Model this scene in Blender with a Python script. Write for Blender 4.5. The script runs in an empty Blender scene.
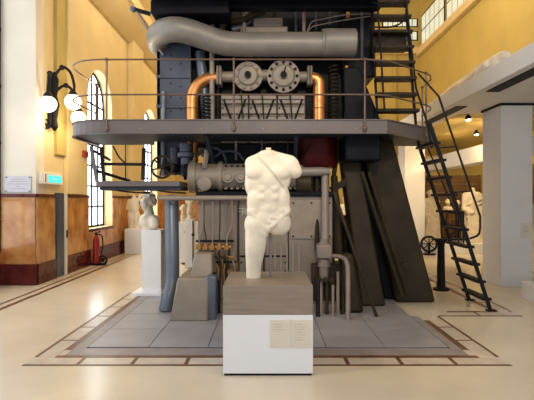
import bpy, bmesh, math, random
from mathutils import Vector, Matrix, Euler
from mathutils.bvhtree import BVHTree
random.seed(7)
sc = bpy.context.scene
COL = sc.collection
V = Vector
PI = math.pi

# ------------------------------------------------------------------ camera
F, CX, CY, EYE = 450.0, 267.0, 200.0, 1.5          # focal length in pixels of the 534x400 frame
cam = bpy.data.cameras.new('camera'); cam.sensor_width = 36.0; cam.lens = 36.0 * F / 534.0
cam.clip_start = 0.05
cam_o = bpy.data.objects.new('camera', cam); COL.objects.link(cam_o)
cam_o.location = (0, 0, EYE); cam_o.rotation_euler = (PI / 2, 0, 0)
sc.camera = cam_o

# ------------------------------------------------------------------ world, exposure
w = bpy.data.worlds.new('world'); sc.world = w; w.use_nodes = True
w.node_tree.nodes['Background'].inputs[0].default_value = (0.90, 0.94, 1.0, 1)
w.node_tree.nodes['Background'].inputs[1].default_value = 0.62
vs = sc.view_settings
vs.view_transform = 'Standard'; vs.look = 'None'; vs.gamma = 1.0; vs.exposure = 0.74
vs.use_curve_mapping = False

def lamp(name, kind, loc, energy, color, target=None, size=0.3, size_y=None, angle=60, blend=0.6):
    l = bpy.data.lights.new(name, kind); l.energy = energy; l.color = color
    if kind == 'AREA':
        l.size = size
        if size_y: l.shape = 'RECTANGLE'; l.size_y = size_y
    else:
        l.shadow_soft_size = size
    if kind == 'SPOT':
        l.spot_size = math.radians(angle); l.spot_blend = blend
    o = bpy.data.objects.new(name, l); COL.objects.link(o); o.location = loc
    if target is not None:
        o.rotation_euler = (V(target) - V(loc)).to_track_quat('-Z', 'Y').to_euler()
    return o
WARM = (1.0, 0.78, 0.50)
DAY = (0.82, 0.90, 1.0)
# daylight comes through the glowing panes of the left-hand windows (see window builders); below are the gallery lamps
lamp('spot_on_torso', 'SPOT', (-2.9, 2.9, 4.6), 150, (1.0, 0.78, 0.48), (0.0, 4.25, 1.45), 0.12, angle=24)
lamp('spot_on_engine', 'SPOT', (0.4, -1.0, 5.6), 540, (1.0, 0.82, 0.58), (0.0, 7.0, 3.1), 0.3, angle=50)
lamp('hall_lamp_near', 'POINT', (3.0, 2.0, 6.5), 110, WARM, size=0.5)
lamp('hall_lamp_right', 'POINT', (4.6, 12.0, 8.2), 125, (1.0, 0.82, 0.52), size=0.5)
lamp('hall_lamp_far', 'POINT', (-1.0, 16.5, 8.6), 230, (1.0, 0.80, 0.50), size=0.5)
lamp('hall_lamp_left', 'POINT', (-2.4, 10.5, 7.4), 110, (1.0, 0.80, 0.50), size=0.5)

# ------------------------------------------------------------------ materials
MATS = {}
def mat(name, col, rough=0.5, metal=0.0, var=0.12, scale=6.0, bump=0.0, bscale=40.0, emit=None, estr=0.0, col2=None, coat=0.0, stretch=None):
    m = bpy.data.materials.new(name); m.use_nodes = True
    nt = m.node_tree; b = nt.nodes['Principled BSDF']
    b.inputs['Roughness'].default_value = rough; b.inputs['Metallic'].default_value = metal
    if max(col) < 0.06: b.inputs['Specular IOR Level'].default_value = 0.12
    if coat: b.inputs['Coat Weight'].default_value = coat
    tc = nt.nodes.new('ShaderNodeTexCoord'); mp = nt.nodes.new('ShaderNodeMapping')
    nt.links.new(tc.outputs['Object'], mp.inputs[0])
    if stretch: mp.inputs['Scale'].default_value = stretch
    n = nt.nodes.new('ShaderNodeTexNoise'); n.inputs['Scale'].default_value = scale; n.inputs['Detail'].default_value = 5
    nt.links.new(mp.outputs[0], n.inputs['Vector'])
    r = nt.nodes.new('ShaderNodeValToRGB')
    c2 = col2 or tuple(min(1, c * (1 + var)) for c in col)
    c1 = tuple(c * (1 - var) for c in col) if not col2 else col
    r.color_ramp.elements[0].position = 0.3; r.color_ramp.elements[1].position = 0.7
    r.color_ramp.elements[0].color = (*c1, 1); r.color_ramp.elements[1].color = (*c2, 1)
    nt.links.new(n.outputs[0], r.inputs[0]); nt.links.new(r.outputs[0], b.inputs['Base Color'])
    if bump:
        n2 = nt.nodes.new('ShaderNodeTexNoise'); n2.inputs['Scale'].default_value = bscale; n2.inputs['Detail'].default_value = 4
        nt.links.new(mp.outputs[0], n2.inputs['Vector'])
        bp = nt.nodes.new('ShaderNodeBump'); bp.inputs['Strength'].default_value = bump; bp.inputs['Distance'].default_value = 0.02
        nt.links.new(n2.outputs[0], bp.inputs['Height']); nt.links.new(bp.outputs[0], b.inputs['Normal'])
    if emit:
        b.inputs['Emission Color'].default_value = (*emit, 1); b.inputs['Emission Strength'].default_value = estr
    MATS[name] = m
    return m
mat('floor', (0.74, 0.655, 0.53), 0.2, var=0.07, scale=1.6, bump=0.02, bscale=60)
mat('tile_pale', (0.62, 0.54, 0.46), 0.3, var=0.1, scale=9)
mat('tile_brown', (0.15, 0.07, 0.035), 0.35, var=0.25, scale=9)
mat('tile_grey', (0.30, 0.27, 0.275), 0.4, var=0.15, scale=5)
mat('plaster_yellow', (0.74, 0.585, 0.315), 0.75, var=0.06, scale=1.2, bump=0.05, bscale=30)
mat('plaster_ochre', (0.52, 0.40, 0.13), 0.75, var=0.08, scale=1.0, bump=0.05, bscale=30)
mat('plaster_white', (0.76, 0.70, 0.60), 0.7, var=0.04, scale=2, bump=0.03, bscale=30)  # on the window jamb this paleness stands in for daylight
mat('white_paint', (0.74, 0.74, 0.76), 0.55, var=0.03, scale=2)
mat('pedestal_white', (0.82, 0.83, 0.86), 0.45, var=0.02, scale=3)
mat('stone_plinth', (0.26, 0.21, 0.17), 0.42, var=0.12, scale=5, stretch=(0.6, 0.6, 6), bump=0.05, bscale=20)
mat('marble', (0.76, 0.69, 0.575), 0.5, var=0.13, scale=6, bump=0.16, bscale=45)
mat('marble_dull', (0.70, 0.60, 0.45), 0.6, var=0.15, scale=8, bump=0.15, bscale=40)
mat('marble_strap', (0.60, 0.52, 0.42), 0.6, var=0.1, scale=8)  # darker than the body marble, painting the strap's relief shade into its colour
mat('orange_marble', (0.34, 0.11, 0.022), 0.2, scale=3.2, col2=(0.66, 0.36, 0.13), stretch=(1, 1.2, 0.8), coat=0.3)
mat('red_marble', (0.05, 0.006, 0.008), 0.2, scale=5, col2=(0.13, 0.02, 0.018), coat=0.3)
mat('engine_grey', (0.21, 0.17, 0.145), 0.45, metal=0.1, var=0.14, scale=4, bump=0.03)
mat('engine_light', (0.26, 0.215, 0.175), 0.45, metal=0.1, var=0.12, scale=5, bump=0.04)
mat('engine_dark', (0.006, 0.006, 0.010), 0.45, metal=0.0, var=0.3, scale=4, bump=0.03)
mat('engine_blue', (0.05, 0.062, 0.095), 0.4, metal=0.0, var=0.25, scale=4)
mat('engine_brown', (0.034, 0.025, 0.014), 0.38, metal=0.0, var=0.3, scale=3, bump=0.03)
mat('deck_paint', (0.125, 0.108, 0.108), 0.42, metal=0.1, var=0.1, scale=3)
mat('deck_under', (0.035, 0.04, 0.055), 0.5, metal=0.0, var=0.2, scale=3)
mat('exhaust_paint', (0.215, 0.195, 0.175), 0.42, metal=0.1, var=0.10, scale=4)
mat('copper', (0.72, 0.30, 0.10), 0.28, metal=0.75, var=0.15, scale=8)
mat('brass', (0.32, 0.16, 0.05), 0.4, metal=0.6, var=0.2, scale=20)
mat('rail', (0.14, 0.09, 0.068), 0.4, metal=0.4, var=0.15, scale=8)
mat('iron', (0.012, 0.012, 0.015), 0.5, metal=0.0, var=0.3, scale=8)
mat('iron_brown', (0.03, 0.022, 0.016), 0.5, metal=0.0, var=0.3, scale=8)
mat('steel_blue', (0.11, 0.135, 0.175), 0.35, metal=0.3, var=0.12, scale=4)
mat('red_paint', (0.05, 0.004, 0.005), 0.4, var=0.2, scale=5)
mat('extinguisher_red', (0.35, 0.015, 0.015), 0.3, var=0.1, scale=5)
mat('black', (0.012, 0.012, 0.014), 0.5, var=0.2)
mat('card', (0.72, 0.66, 0.55), 0.6, var=0.03, scale=10)
mat('print', (0.28, 0.25, 0.24), 0.7, var=0.1)
mat('plaque', (0.56, 0.55, 0.62), 0.4, var=0.05)
mat('sign_white', (0.85, 0.85, 0.85), 0.5, var=0.02)
mat('sign_teal', (0.05, 0.55, 0.50), 0.4, var=0.05, emit=(0.05, 0.75, 0.70), estr=0.6)
mat('dark_blue', (0.035, 0.06, 0.11), 0.25, var=0.3, scale=2, stretch=(1, 1, 0.4))
mat('pane', (0.8, 0.85, 0.9), 0.2, var=0.02, emit=(0.80, 0.91, 1.0), estr=3.4)
mat('pane_near', (0.8, 0.85, 0.9), 0.2, var=0.02, emit=(0.86, 0.93, 1.0), estr=1.15)
mat('pane_far', (0.7, 0.75, 0.7), 0.2, var=0.05, emit=(0.80, 0.95, 0.85), estr=0.22)
mat('globe', (0.9, 0.85, 0.75), 0.3, var=0.02, emit=(1.0, 0.86, 0.62), estr=1.5)
mat('spot_glow', (0.9, 0.9, 0.9), 0.3, var=0.02, emit=(1.0, 0.92, 0.75), estr=6)
mat('lettering', (0.46, 0.42, 0.38), 0.5, var=0.05)
mat('card_print', (0.52, 0.46, 0.38), 0.7, var=0.05)
mat('wood', (0.12, 0.062, 0.022), 0.5, var=0.25, scale=6)

def checker_plate():
    m = mat('checker_plate', (0.36, 0.35, 0.385), 0.4, metal=0.1, var=0.1, scale=3)
    nt = m.node_tree; b = nt.nodes['Principled BSDF']
    tc = nt.nodes.new('ShaderNodeTexCoord'); mp = nt.nodes.new('ShaderNodeMapping')
    mp.inputs['Rotation'].default_value = (0, 0, PI / 4); mp.inputs['Scale'].default_value = (26, 26, 26)
    nt.links.new(tc.outputs['Object'], mp.inputs[0])
    ch = nt.nodes.new('ShaderNodeTexChecker'); ch.inputs['Scale'].default_value = 1.0
    nt.links.new(mp.outputs[0], ch.inputs['Vector'])
    bp = nt.nodes.new('ShaderNodeBump'); bp.inputs['Strength'].default_value = 0.5; bp.inputs['Distance'].default_value = 0.01
    nt.links.new(ch.outputs['Fac'], bp.inputs['Height']); nt.links.new(bp.outputs[0], b.inputs['Normal'])
checker_plate()

# ------------------------------------------------------------------ helpers
def P(px, py, d):
    """world point at depth d on the ray of a pixel of the 534x400 frame"""
    return V(((px - CX) * d / F, d, EYE + (CY - py) * d / F))

class MB:
    """collects shapes; build() links them as one mesh object"""
    def __init__(s): s.v = []; s.f = []
    def add(s, vs_, fs):
        o = len(s.v); s.v += [V(a) for a in vs_]; s.f += [tuple(i + o for i in f) for f in fs]; return s
    def box(s, x0, x1, y0, y1, z0, z1):
        return s.add([(x0,y0,z0),(x1,y0,z0),(x1,y1,z0),(x0,y1,z0),(x0,y0,z1),(x1,y0,z1),(x1,y1,z1),(x0,y1,z1)],
                     [(0,3,2,1),(4,5,6,7),(0,1,5,4),(1,2,6,5),(2,3,7,6),(3,0,4,7)])
    def hexa(s, bottom, top):
        """bottom, top: four points each, anticlockwise from above"""
        return s.add(list(bottom) + list(top), [(0,3,2,1),(4,5,6,7),(0,1,5,4),(1,2,6,5),(2,3,7,6),(3,0,4,7)])
    def bar(s, a, b, w_, h_, up=(0,0,1)):
        a = V(a); b = V(b); t = (b - a).normalized(); u = V(up)
        sx = t.cross(u)
        if sx.length < 1e-4: sx = t.cross(V((0,1,0)))
        sx.normalize(); sy = sx.cross(t).normalized()
        q = lambda p: [p - sx*w_/2 - sy*h_/2, p + sx*w_/2 - sy*h_/2, p + sx*w_/2 + sy*h_/2, p - sx*w_/2 + sy*h_/2]
        return s.add(q(a) + q(b), [(0,1,2,3),(7,6,5,4),(0,4,5,1),(1,5,6,2),(2,6,7,3),(3,7,4,0)])
    def tube(s, pts, r, seg=10, caps=True):
        pts = [V(p) for p in pts]; n = len(pts)
        rs = r if isinstance(r, (list, tuple)) else [r] * n
        t0 = (pts[1] - pts[0]).normalized(); ref = V((0,0,1)) if abs(t0.z) < 0.9 else V((1,0,0))
        u = t0.cross(ref).normalized(); vs_ = []
        for i, p in enumerate(pts):
            t = (pts[min(i+1, n-1)] - pts[max(i-1, 0)]).normalized()
            u = (u - t * u.dot(t)).normalized(); w_ = t.cross(u)
            vs_ += [p + (u * math.cos(2*PI*k/seg) + w_ * math.sin(2*PI*k/seg)) * rs[i] for k in range(seg)]
        fs = [(i*seg+k, i*seg+(k+1) % seg, (i+1)*seg+(k+1) % seg, (i+1)*seg+k) for i in range(n-1) for k in range(seg)]
        if caps: fs += [tuple(reversed(range(seg))), tuple((n-1)*seg+k for k in range(seg))]
        return s.add(vs_, fs)
    def lathe(s, a, axis, prof, seg=20):
        """prof: (distance along axis, radius)"""
        a = V(a); t = V(axis).normalized()
        return s.tube_profile([a + t*q for q, _ in prof], [max(r, 1e-4) for _, r in prof], t, seg)
    def tube_profile(s, pts, rs, t, seg):
        ref = V((0,0,1)) if abs(t.z) < 0.9 else V((1,0,0)); u = t.cross(ref).normalized(); w_ = t.cross(u); vs_ = []
        for p, r in zip(pts, rs):
            vs_ += [p + (u*math.cos(2*PI*k/seg) + w_*math.sin(2*PI*k/seg))*r for k in range(seg)]
        n = len(pts)
        fs = [(i*seg+k, i*seg+(k+1) % seg, (i+1)*seg+(k+1) % seg, (i+1)*seg+k) for i in range(n-1) for k in range(seg)]
        fs += [tuple(reversed(range(seg))), tuple((n-1)*seg+k for k in range(seg))]
        return s.add(vs_, fs)
    def ring(s, c, axis, R, r, seg=28, sub=8):
        c = V(c); t = V(axis).normalized(); ref = V((0,0,1)) if abs(t.z) < 0.9 else V((1,0,0))
        u = t.cross(ref).normalized(); w_ = t.cross(u); vs_ = []; fs = []
        for i in range(seg):
            a = 2*PI*i/seg; e = u*math.cos(a) + w_*math.sin(a)
            vs_ += [c + e*(R + r*math.cos(2*PI*k/sub)) + t*r*math.sin(2*PI*k/sub) for k in range(sub)]
        for i in range(seg):
            for k in range(sub):
                j = (i+1) % seg; l = (k+1) % sub
                fs.append((i*sub+k, i*sub+l, j*sub+l, j*sub+k))
        return s.add(vs_, fs)
    def ball(s, c, r, seg=16, rings=10):
        rr = r if isinstance(r, (tuple, list)) else (r, r, r); c = V(c); vs_ = []; fs = []
        for i in range(rings + 1):
            th = PI*i/rings
            for k in range(seg):
                a = 2*PI*k/seg; st = max(math.sin(th), 1e-3)
                vs_.append(c + V((rr[0]*st*math.cos(a), rr[1]*st*math.sin(a), rr[2]*math.cos(th))))
        for i in range(rings):
            for k in range(seg): fs.append((i*seg+k, (i+1)*seg+k, (i+1)*seg+(k+1) % seg, i*seg+(k+1) % seg))
        return s.add(vs_, fs)
    def prism(s, poly, z0, z1):
        n = len(poly)
        return s.add([(x, y, z0) for x, y in poly] + [(x, y, z1) for x, y in poly],
                     [tuple(reversed(range(n))), tuple(range(n, 2*n))] + [(i, (i+1) % n, (i+1) % n + n, i + n) for i in range(n)])
    def prism_xz(s, poly, y0, y1):
        n = len(poly)
        return s.add([(x, y0, z) for x, z in poly] + [(x, y1, z) for x, z in poly],
                     [tuple(range(n)), tuple(reversed(range(n, 2*n)))] + [(i, i + n, (i+1) % n + n, (i+1) % n) for i in range(n)])
    def build(s, name, m, parent=None, bev=0.0, smooth=True, angle=35):
        off = parent.matrix_world.translation if parent is not None else None
        # world location of parent kept in custom dict (matrix_world is not updated yet)
        loc = WLOC.get(parent.name, V((0,0,0))) if parent is not None else V((0,0,0))
        if parent is None and s.v:      # origin at the base centre
            xs = [p.x for p in s.v]; ys = [p.y for p in s.v]; zs = [p.z for p in s.v]
            loc = V(((min(xs)+max(xs))/2, (min(ys)+max(ys))/2, min(zs)))
        me = bpy.data.meshes.new(name); me.from_pydata([tuple(p - loc) for p in s.v], [], s.f); me.validate()
        b = bmesh.new(); b.from_mesh(me); bmesh.ops.recalc_face_normals(b, faces=b.faces); b.to_mesh(me); b.free()
        me.materials.append(MATS[m])
        if smooth:
            me.shade_smooth(); me.set_sharp_from_angle(angle=math.radians(angle))
        o = bpy.data.objects.new(name, me); COL.objects.link(o)
        if parent is not None: o.parent = parent
        else: o.location = loc
        WLOC[o.name] = loc.copy()
        if bev:
            bm_ = o.modifiers.new('bevel', 'BEVEL'); bm_.width = bev; bm_.segments = 2; bm_.limit_method = 'ANGLE'; bm_.angle_limit = 0.6
        return o
WLOC = {}
def tag(o, label, cat, group=None, kind=None):
    if label: o['label'] = label
    if cat: o['category'] = cat
    if group: o['group'] = group
    if kind: o['kind'] = kind
    return o
def thing(name, loc, label, cat, group=None, kind=None):
    o = bpy.data.objects.new(name, None); COL.objects.link(o); o.location = loc; o.empty_display_size = 0.2
    WLOC[o.name] = V(loc)
    return tag(o, label, cat, group, kind)
def struct(o, label=None, cat=None): return tag(o, label, cat, None, 'structure')
def share(o, name, loc, parent, rot=None):
    """linked copy of a small part at a world position"""
    c = o.copy(); COL.objects.link(c); c.name = name; c.parent = parent
    c.location = V(loc) - WLOC[parent.name]
    if rot: c.rotation_euler = rot
    WLOC[c.name] = V(loc)
    return c
def arc(c, r, a0, a1, n, f):
    return [f(c[0] + r*math.cos(a0 + (a1-a0)*i/n), c[1] + r*math.sin(a0 + (a1-a0)*i/n)) for i in range(n+1)]
def smooth_path(pts, n=6):
    """Catmull-Rom"""
    pts = [V(p) for p in pts]; q = [pts[0]*2 - pts[1]] + pts + [pts[-1]*2 - pts[-2]]; out = []
    for i in range(1, len(q) - 2):
        for k in range(n):
            t = k / n; a, b, c, d = q[i-1], q[i], q[i+1], q[i+2]
            out.append(0.5*((2*b) + (c-a)*t + (2*a - 5*b + 4*c - d)*t*t + (3*b - a - 3*c + d)*t**3))
    out.append(pts[-1]); return out
def sculpt(name, blobs, m, parent=None, voxel=0.012, smooth_it=5, cut_z=None, extra=None):
    """blobs: ('e', centre, radii) or ('c', a, ra, b, rb); fused into one continuous carved surface"""
    b = MB()
    for q in blobs:
        if q[0] == 'e': b.ball(q[1], q[2], 18, 12)
        else:
            a, ra, c, rc = V(q[1]), q[2], V(q[3]), q[4]; n = max(3, int((c-a).length / (0.35*min(ra, rc))) + 1)
            for i in range(n + 1): b.ball(a.lerp(c, i/n), ra + (rc-ra)*i/n, 14, 10)
    me = bpy.data.meshes.new(name); me.from_pydata([tuple(p) for p in b.v], [], b.f)
    o = bpy.data.objects.new(name, me); COL.objects.link(o)
    r = o.modifiers.new('r', 'REMESH'); r.mode = 'VOXEL'; r.voxel_size = voxel
    s_ = o.modifiers.new('s', 'SMOOTH'); s_.iterations = smooth_it; s_.factor = 0.5
    dg = bpy.context.evaluated_depsgraph_get(); dg.update()
    me2 = bpy.data.meshes.new_from_object(o.evaluated_get(dg)); bpy.data.objects.remove(o)
    bm_ = bmesh.new(); bm_.from_mesh(me2)
    if cut_z is not None:
        g = bm_.verts[:] + bm_.edges[:] + bm_.faces[:]
        res = bmesh.ops.bisect_plane(bm_, geom=g, plane_co=(0,0,cut_z), plane_no=(0,0,-1), clear_outer=True)
        bmesh.ops.holes_fill(bm_, edges=[e for e in bm_.edges if e.is_boundary], sides=0)
    vs_ = [v.co.copy() for v in bm_.verts]
    bm_.verts.index_update(); fs = [tuple(v.index for v in f.verts) for f in bm_.faces]; bm_.free()
    out = MB(); out.add(vs_, fs)
    ob = out.build(name, m, parent, angle=60)
    return ob, BVHTree.FromPolygons(vs_, fs)

def piece(name, mb, m, parent, loc, rot=None, bev=0.0):
    """a small part whose mesh is centred on its own origin, so that copies can share it"""
    WLOC['__zero'] = V((0,0,0))
    keep = mb
    me = bpy.data.meshes.new(name); me.from_pydata([tuple(p) for p in keep.v], [], keep.f); me.validate()
    b = bmesh.new(); b.from_mesh(me); bmesh.ops.recalc_face_normals(b, faces=b.faces); b.to_mesh(me); b.free()
    me.materials.append(MATS[m]); me.shade_smooth(); me.set_sharp_from_angle(angle=math.radians(35))
    o = bpy.data.objects.new(name, me); COL.objects.link(o); o.parent = parent
    o.location = V(loc) - WLOC[parent.name]
    if rot: o.rotation_euler = rot
    if bev:
        q = o.modifiers.new('bevel', 'BEVEL'); q.width = bev; q.segments = 2; q.limit_method = 'ANGLE'
    WLOC[o.name] = V(loc)
    return o
def repeat(name, mb, m, parent, places, rot=None):
    first = None
    for i, p in enumerate(places):
        if first is None: first = piece(name, mb, m, parent, p, rot)
        else: share(first, name, p, parent, rot)
    return first
def prism_yz(mb, poly, x0, x1):
    n = len(poly)
    return mb.add([(x0, y, z) for y, z in poly] + [(x1, y, z) for y, z in poly],
                  [tuple(range(n)), tuple(reversed(range(n, 2*n)))] + [(i, i+n, (i+1) % n + n, (i+1) % n) for i in range(n)])

# ================================================================== STRUCTURE
XL, XN, YJ, YF, XR, ZC = -4.08, -4.72, 7.94, 20.0, 6.8, 10.4
# ---- floor
floor = struct(MB().box(-7, 8.5, -3, 22, -0.2, 0).build('floor', 'floor', smooth=False), 'pale cream polished floor with a tiled border around the engine', 'floor')
def flat(name, x0, x1, y0, y1, m, z=0.004):
    return MB().box(x0, x1, y0, y1, 0.0002, z).build(name, m, floor, smooth=False)
OX, IX = 2.22, 1.83
# frame of strips and tiles around the engine pit
def border_run(p, q, inward, outer_first=True):
    """p, q: ends of the outer edge; inward: unit vector to the engine"""
    p = V((*p, 0)); q = V((*q, 0)); n = V((*inward, 0)); t = (q-p).normalized(); L = (q-p).length
    def strip(name, a0, a1, c0, c1, m, z):
        s0 = p + t*c0 + n*a0; s1 = p + t*c1 + n*a1
        flat(name, min(s0.x, s1.x), max(s0.x, s1.x), min(s0.y, s1.y), max(s0.y, s1.y), m, z)
    strip('border_strip', 0, 0.035, 0, L, 'tile_brown', 0.003)
    strip('border_strip', 0.20, 0.27, 0.2, L-0.2, 'tile_brown', 0.003)
    k = max(1, round(L/0.5)); u = L/k
    for i in range(k):
        strip('border_tile', 0.037, 0.198, i*u + 0.02, (i+1)*u - 0.02, 'tile_pale', 0.004)
        if i: strip('border_bar', 0.037, 0.198, i*u - 0.018, i*u + 0.018, 'tile_brown', 0.003)
border_run((-OX, 4.066), (OX, 4.066), (0, 1))
border_run((-OX, 4.30), (-OX, 7.3), (1, 0))
border_run((OX, 4.30), (OX, 5.8), (-1, 0))
border_run((OX, 5.8), (3.3, 5.8), (0, 1))
border_run((3.3, 6.05), (3.3, 9.2), (-1, 0))
flat('kerb_slab', -1.95, 1.95, 4.34, 4.55, 'tile_grey', 0.0025)
flat('kerb_slab', -1.95, -1.83, 4.55, 7.3, 'tile_grey', 0.0025)
flat('kerb_slab', 1.85, 1.95, 4.55, 5.8, 'tile_grey', 0.0025)
flat('pit_edge', -1.83, 1.85, 4.55, 7.4, 'black', 0.002)
px_ = [-1.82, -1.2, -0.6, 0.0, 0.6, 1.2, 1.84]; py_ = [4.565, 5.2, 5.9, 7.38]
for i in range(6):
    for j in range(3):
        flat('floor_plate', px_[i]+0.004, px_[i+1]-0.004, py_[j]+0.004, py_[j+1]-0.004, 'checker_plate', 0.009)
for a, b in ((-3.86, -3.81), (-3.70, -3.62)): flat('border_strip', a, b, 4.0, YF, 'tile_brown', 0.002)

# ---- left wall with two arched windows
def arched_wall(y0, y1, ztop, wins):
    mb = MB(); x0, x1 = XL - 0.3, XL; y = y0
    for a, b, s, top in wins:
        r = (b-a)/2; c = (a+b)/2; spring = top - r
        prism_yz(mb, [(y, 0), (a, 0), (a, ztop), (y, ztop)], x0, x1)
        prism_yz(mb, [(a, 0), (b, 0), (b, s), (a, s)], x0, x1)
        ar = [(c - r*math.cos(PI*i/14), spring + r*math.sin(PI*i/14)) for i in range(15)]
        for i in range(14):
            (ya, za), (yb, zb) = ar[i], ar[i+1]
            prism_yz(mb, [(ya, za), (yb, zb), (yb, ztop), (ya, ztop)], x0, x1)
        y = b
    prism_yz(mb, [(y, 0), (y1, 0), (y1, ztop), (y, ztop)], x0, x1)
    return mb
WINS = [(10.25, 11.85, 0.83, 4.66), (14.8, 16.7, 0.83, 4.66)]
wl = struct(arched_wall(YJ + 0.3, YF, 7.2, WINS).build('wall_left', 'plaster_yellow', smooth=False), 'yellow plaster wall with arched windows and orange marble wainscot', 'wall')
wj = struct(MB().box(XN - 0.2, XL, YJ, YJ + 0.3, 0, 10.4).build('wall_left_jamb', 'plaster_white', smooth=False), 'window jamb beside the yellow wall, its cream colour standing for daylight, carrying the plaque', 'wall')  # daylight on the jamb is put into its paler plaster colour
# marble wainscot, panel by panel
def wains_side(parent, y0, y1, n, zb=0.37, zt=1.55, x=XL):
    for i in range(n):
        a = y0 + (y1-y0)*i/n; b = y0 + (y1-y0)*(i+1)/n
        MB().box(x, x+0.03, a+0.004, b-0.004, zb, zt).build('marble_panel', 'orange_marble', parent, bev=0.004)
    MB().box(x, x+0.05, y0, y1, zt, zt+0.06).build('wainscot_cap', 'red_marble', parent, bev=0.006)
    MB().box(x, x+0.05, y0, y1, 0, zb).build('plinth_course', 'red_marble', parent, bev=0.006)
wains_side(wl, YJ, 8.62, 1); wains_side(wl, 9.02, 10.25, 2); wains_side(wl, 10.25, 11.85, 2, zt=0.77); wains_side(wl, 11.85, 14.8, 4); wains_side(wl, 14.8, 16.7, 2, zt=0.77); wains_side(wl, 16.7, YF, 4)
MB().box(XN, XL, YJ-0.03, YJ, 0.37, 1.55).build('marble_panel', 'orange_marble', wj, bev=0.004)
MB().box(XN, XL+0.03, YJ-0.05, YJ, 1.55, 1.61).build('wainscot_cap', 'red_marble', wj, bev=0.006)
MB().box(XN, XL+0.03, YJ-0.05, YJ, 0, 0.37).build('plinth_course', 'red_marble', wj, bev=0.006)
# pilaster and recessed field above the wainscot
MB().box(XL, XL+0.10, 9.02, 9.95, 1.62, 7.0).build('pilaster', 'plaster_yellow', wl, bev=0.01)
MB().box(XL, XL+0.06, 8.62, 9.02, 2.38, 7.0).build('wall_field', 'plaster_ochre', wl, bev=0.005)
MB().box(XL, XL+0.16, 13.2, 14.3, 1.62, 7.0).build('pilaster', 'plaster_yellow', wl, bev=0.01)
co = MB(); pts = [(XL-0.1, 6.1), (XL+0.08, 6.12), (XL+0.3, 6.32), (XL+0.5, 6.62), (XL+0.58, 6.66), (XL+0.58, 6.95), (XL-0.1, 6.95)]
co.prism_xz(pts, YJ, YF); struct(co.build('trim_1', 'plaster_yellow', angle=20), 'yellow moulded cornice running along the top of the window wall', 'cornice')
# windows
def window(name, a, b, s, top, x, label):
    r = (b-a)/2; c = (a+b)/2; spring = top - r
    win = thing(name, (x, c, s), label, 'window', kind='structure')
    fr = MB()
    fr.box(x-0.03, x+0.03, a, b, s, s+0.05).box(x-0.03, x+0.03, a, a+0.05, s, spring).box(x-0.03, x+0.03, b-0.05, b, s, spring)
    ar = [(c - (r-0.025)*math.cos(PI*i/14), spring + (r-0.025)*math.sin(PI*i/14)) for i in range(15)]
    fr.tube([(x, p, q) for p, q in ar], 0.028, 6)
    fr.build('window_frame', 'iron', win)
    cols = [a + (b-a)*i/4 for i in range(5)]; rows = [s + (spring-s)*i/6 for i in range(7)]
    for q in cols[1:-1]: 
        h = spring + math.sqrt(max(0, r*r - (q-c)**2))
        MB().box(x-0.015, x+0.03, q-0.022, q+0.022, s, h-0.02).build('muntin', 'iron', win)
    for z in rows[1:]: MB().box(x-0.015, x+0.03, a, b, z-0.022, z+0.022).build('muntin', 'iron', win)
    for i in range(4):
        for j in range(6):
            MB().box(x-0.008, x-0.002, cols[i]+0.012, cols[i+1]-0.012, rows[j]+0.012, rows[j+1]-0.012).build('pane', 'pane', win, smooth=False)
    for i in range(4):
        ya, yb = cols[i], cols[i+1]; n = 6; poly = [(ya, spring), (yb, spring)]
        for k in range(n+1):
            y = yb + (ya-yb)*k/n; poly.append((y, spring + math.sqrt(max(0.0004, r*r - (y-c)**2))))
        prism_yz(MB(), poly, x-0.008, x-0.002).build('pane', 'pane', win, smooth=False)
    return win
window('window_1', *WINS[0], XL-0.24, 'arched daylit window with black muntins above the fire extinguisher')
window('window_2', *WINS[1], XL-0.24, 'far arched daylit window seen below the gallery deck')
# tall window in the niche beside the camera
nw = thing('window_3', (XN, 5.2, 0.6), 'tall iron-framed window at the far side edge beside the cream jamb', 'window', kind='structure')
fr = MB().box(XN-0.06, XN, 1.0, YJ, 0, 0.6); fr.build('window_apron', 'orange_marble', nw)
for q in range(8):
    y = 2.6 + q*0.755; MB().box(XN-0.02, XN+0.04, y-0.025, y+0.025, 0.6, 8.0).build('muntin', 'iron', nw)
for z in (0.6, 1.5, 2.5, 3.5, 4.5, 5.5, 6.5, 7.5): MB().box(XN-0.02, XN+0.04, 2.6, YJ-0.02, z-0.025, z+0.025).build('muntin', 'iron', nw)
for q in range(7):
    for z in (0.6, 1.5, 2.5, 3.5, 4.5, 5.5, 6.5):
        MB().box(XN-0.012, XN-0.004, 2.625+q*0.755, 2.6+(q+1)*0.755-0.025, z+0.025, (z+1 if z > 1 else 1.5)-0.025).build('pane', 'pane_near', nw, smooth=False)

# ---- far wall, right wall, ceiling
fw = struct(MB().box(-4.6, 7.2, YF, YF+0.3, 0, ZC+0.3).build('wall_far', 'plaster_ochre', smooth=False), 'ochre end wall of the hall behind the engine', 'wall')
for i in range(8):
    MB().box(-4.05+i*0.6, -3.46+i*0.6, YF-0.03, YF, 0.37, 1.55).build('marble_panel', 'orange_marble', fw)
MB().box(-4.08, 0.8, YF-0.05, YF, 1.55, 1.61).build('wainscot_cap', 'red_marble', fw); MB().box(-4.08, 0.8, YF-0.05, YF, 0, 0.37).build('plinth_course', 'red_marble', fw)
for x in (4.9, 5.6, 6.3): MB().box(x, x+0.12, YF-0.08, YF, 3.4, 8.0).build('pilaster', 'plaster_ochre', fw)
MB().box(-4.08, XR, YF-0.2, YF, 7.95, 8.25).build('string_course', 'plaster_yellow', fw, bev=0.02)
rw = struct(MB().box(XR, XR+0.3, 3, YF, 0, ZC+0.3).build('wall_right', 'plaster_ochre', smooth=False), 'ochre side wall with clerestory windows above the white mezzanine', 'wall')
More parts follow.
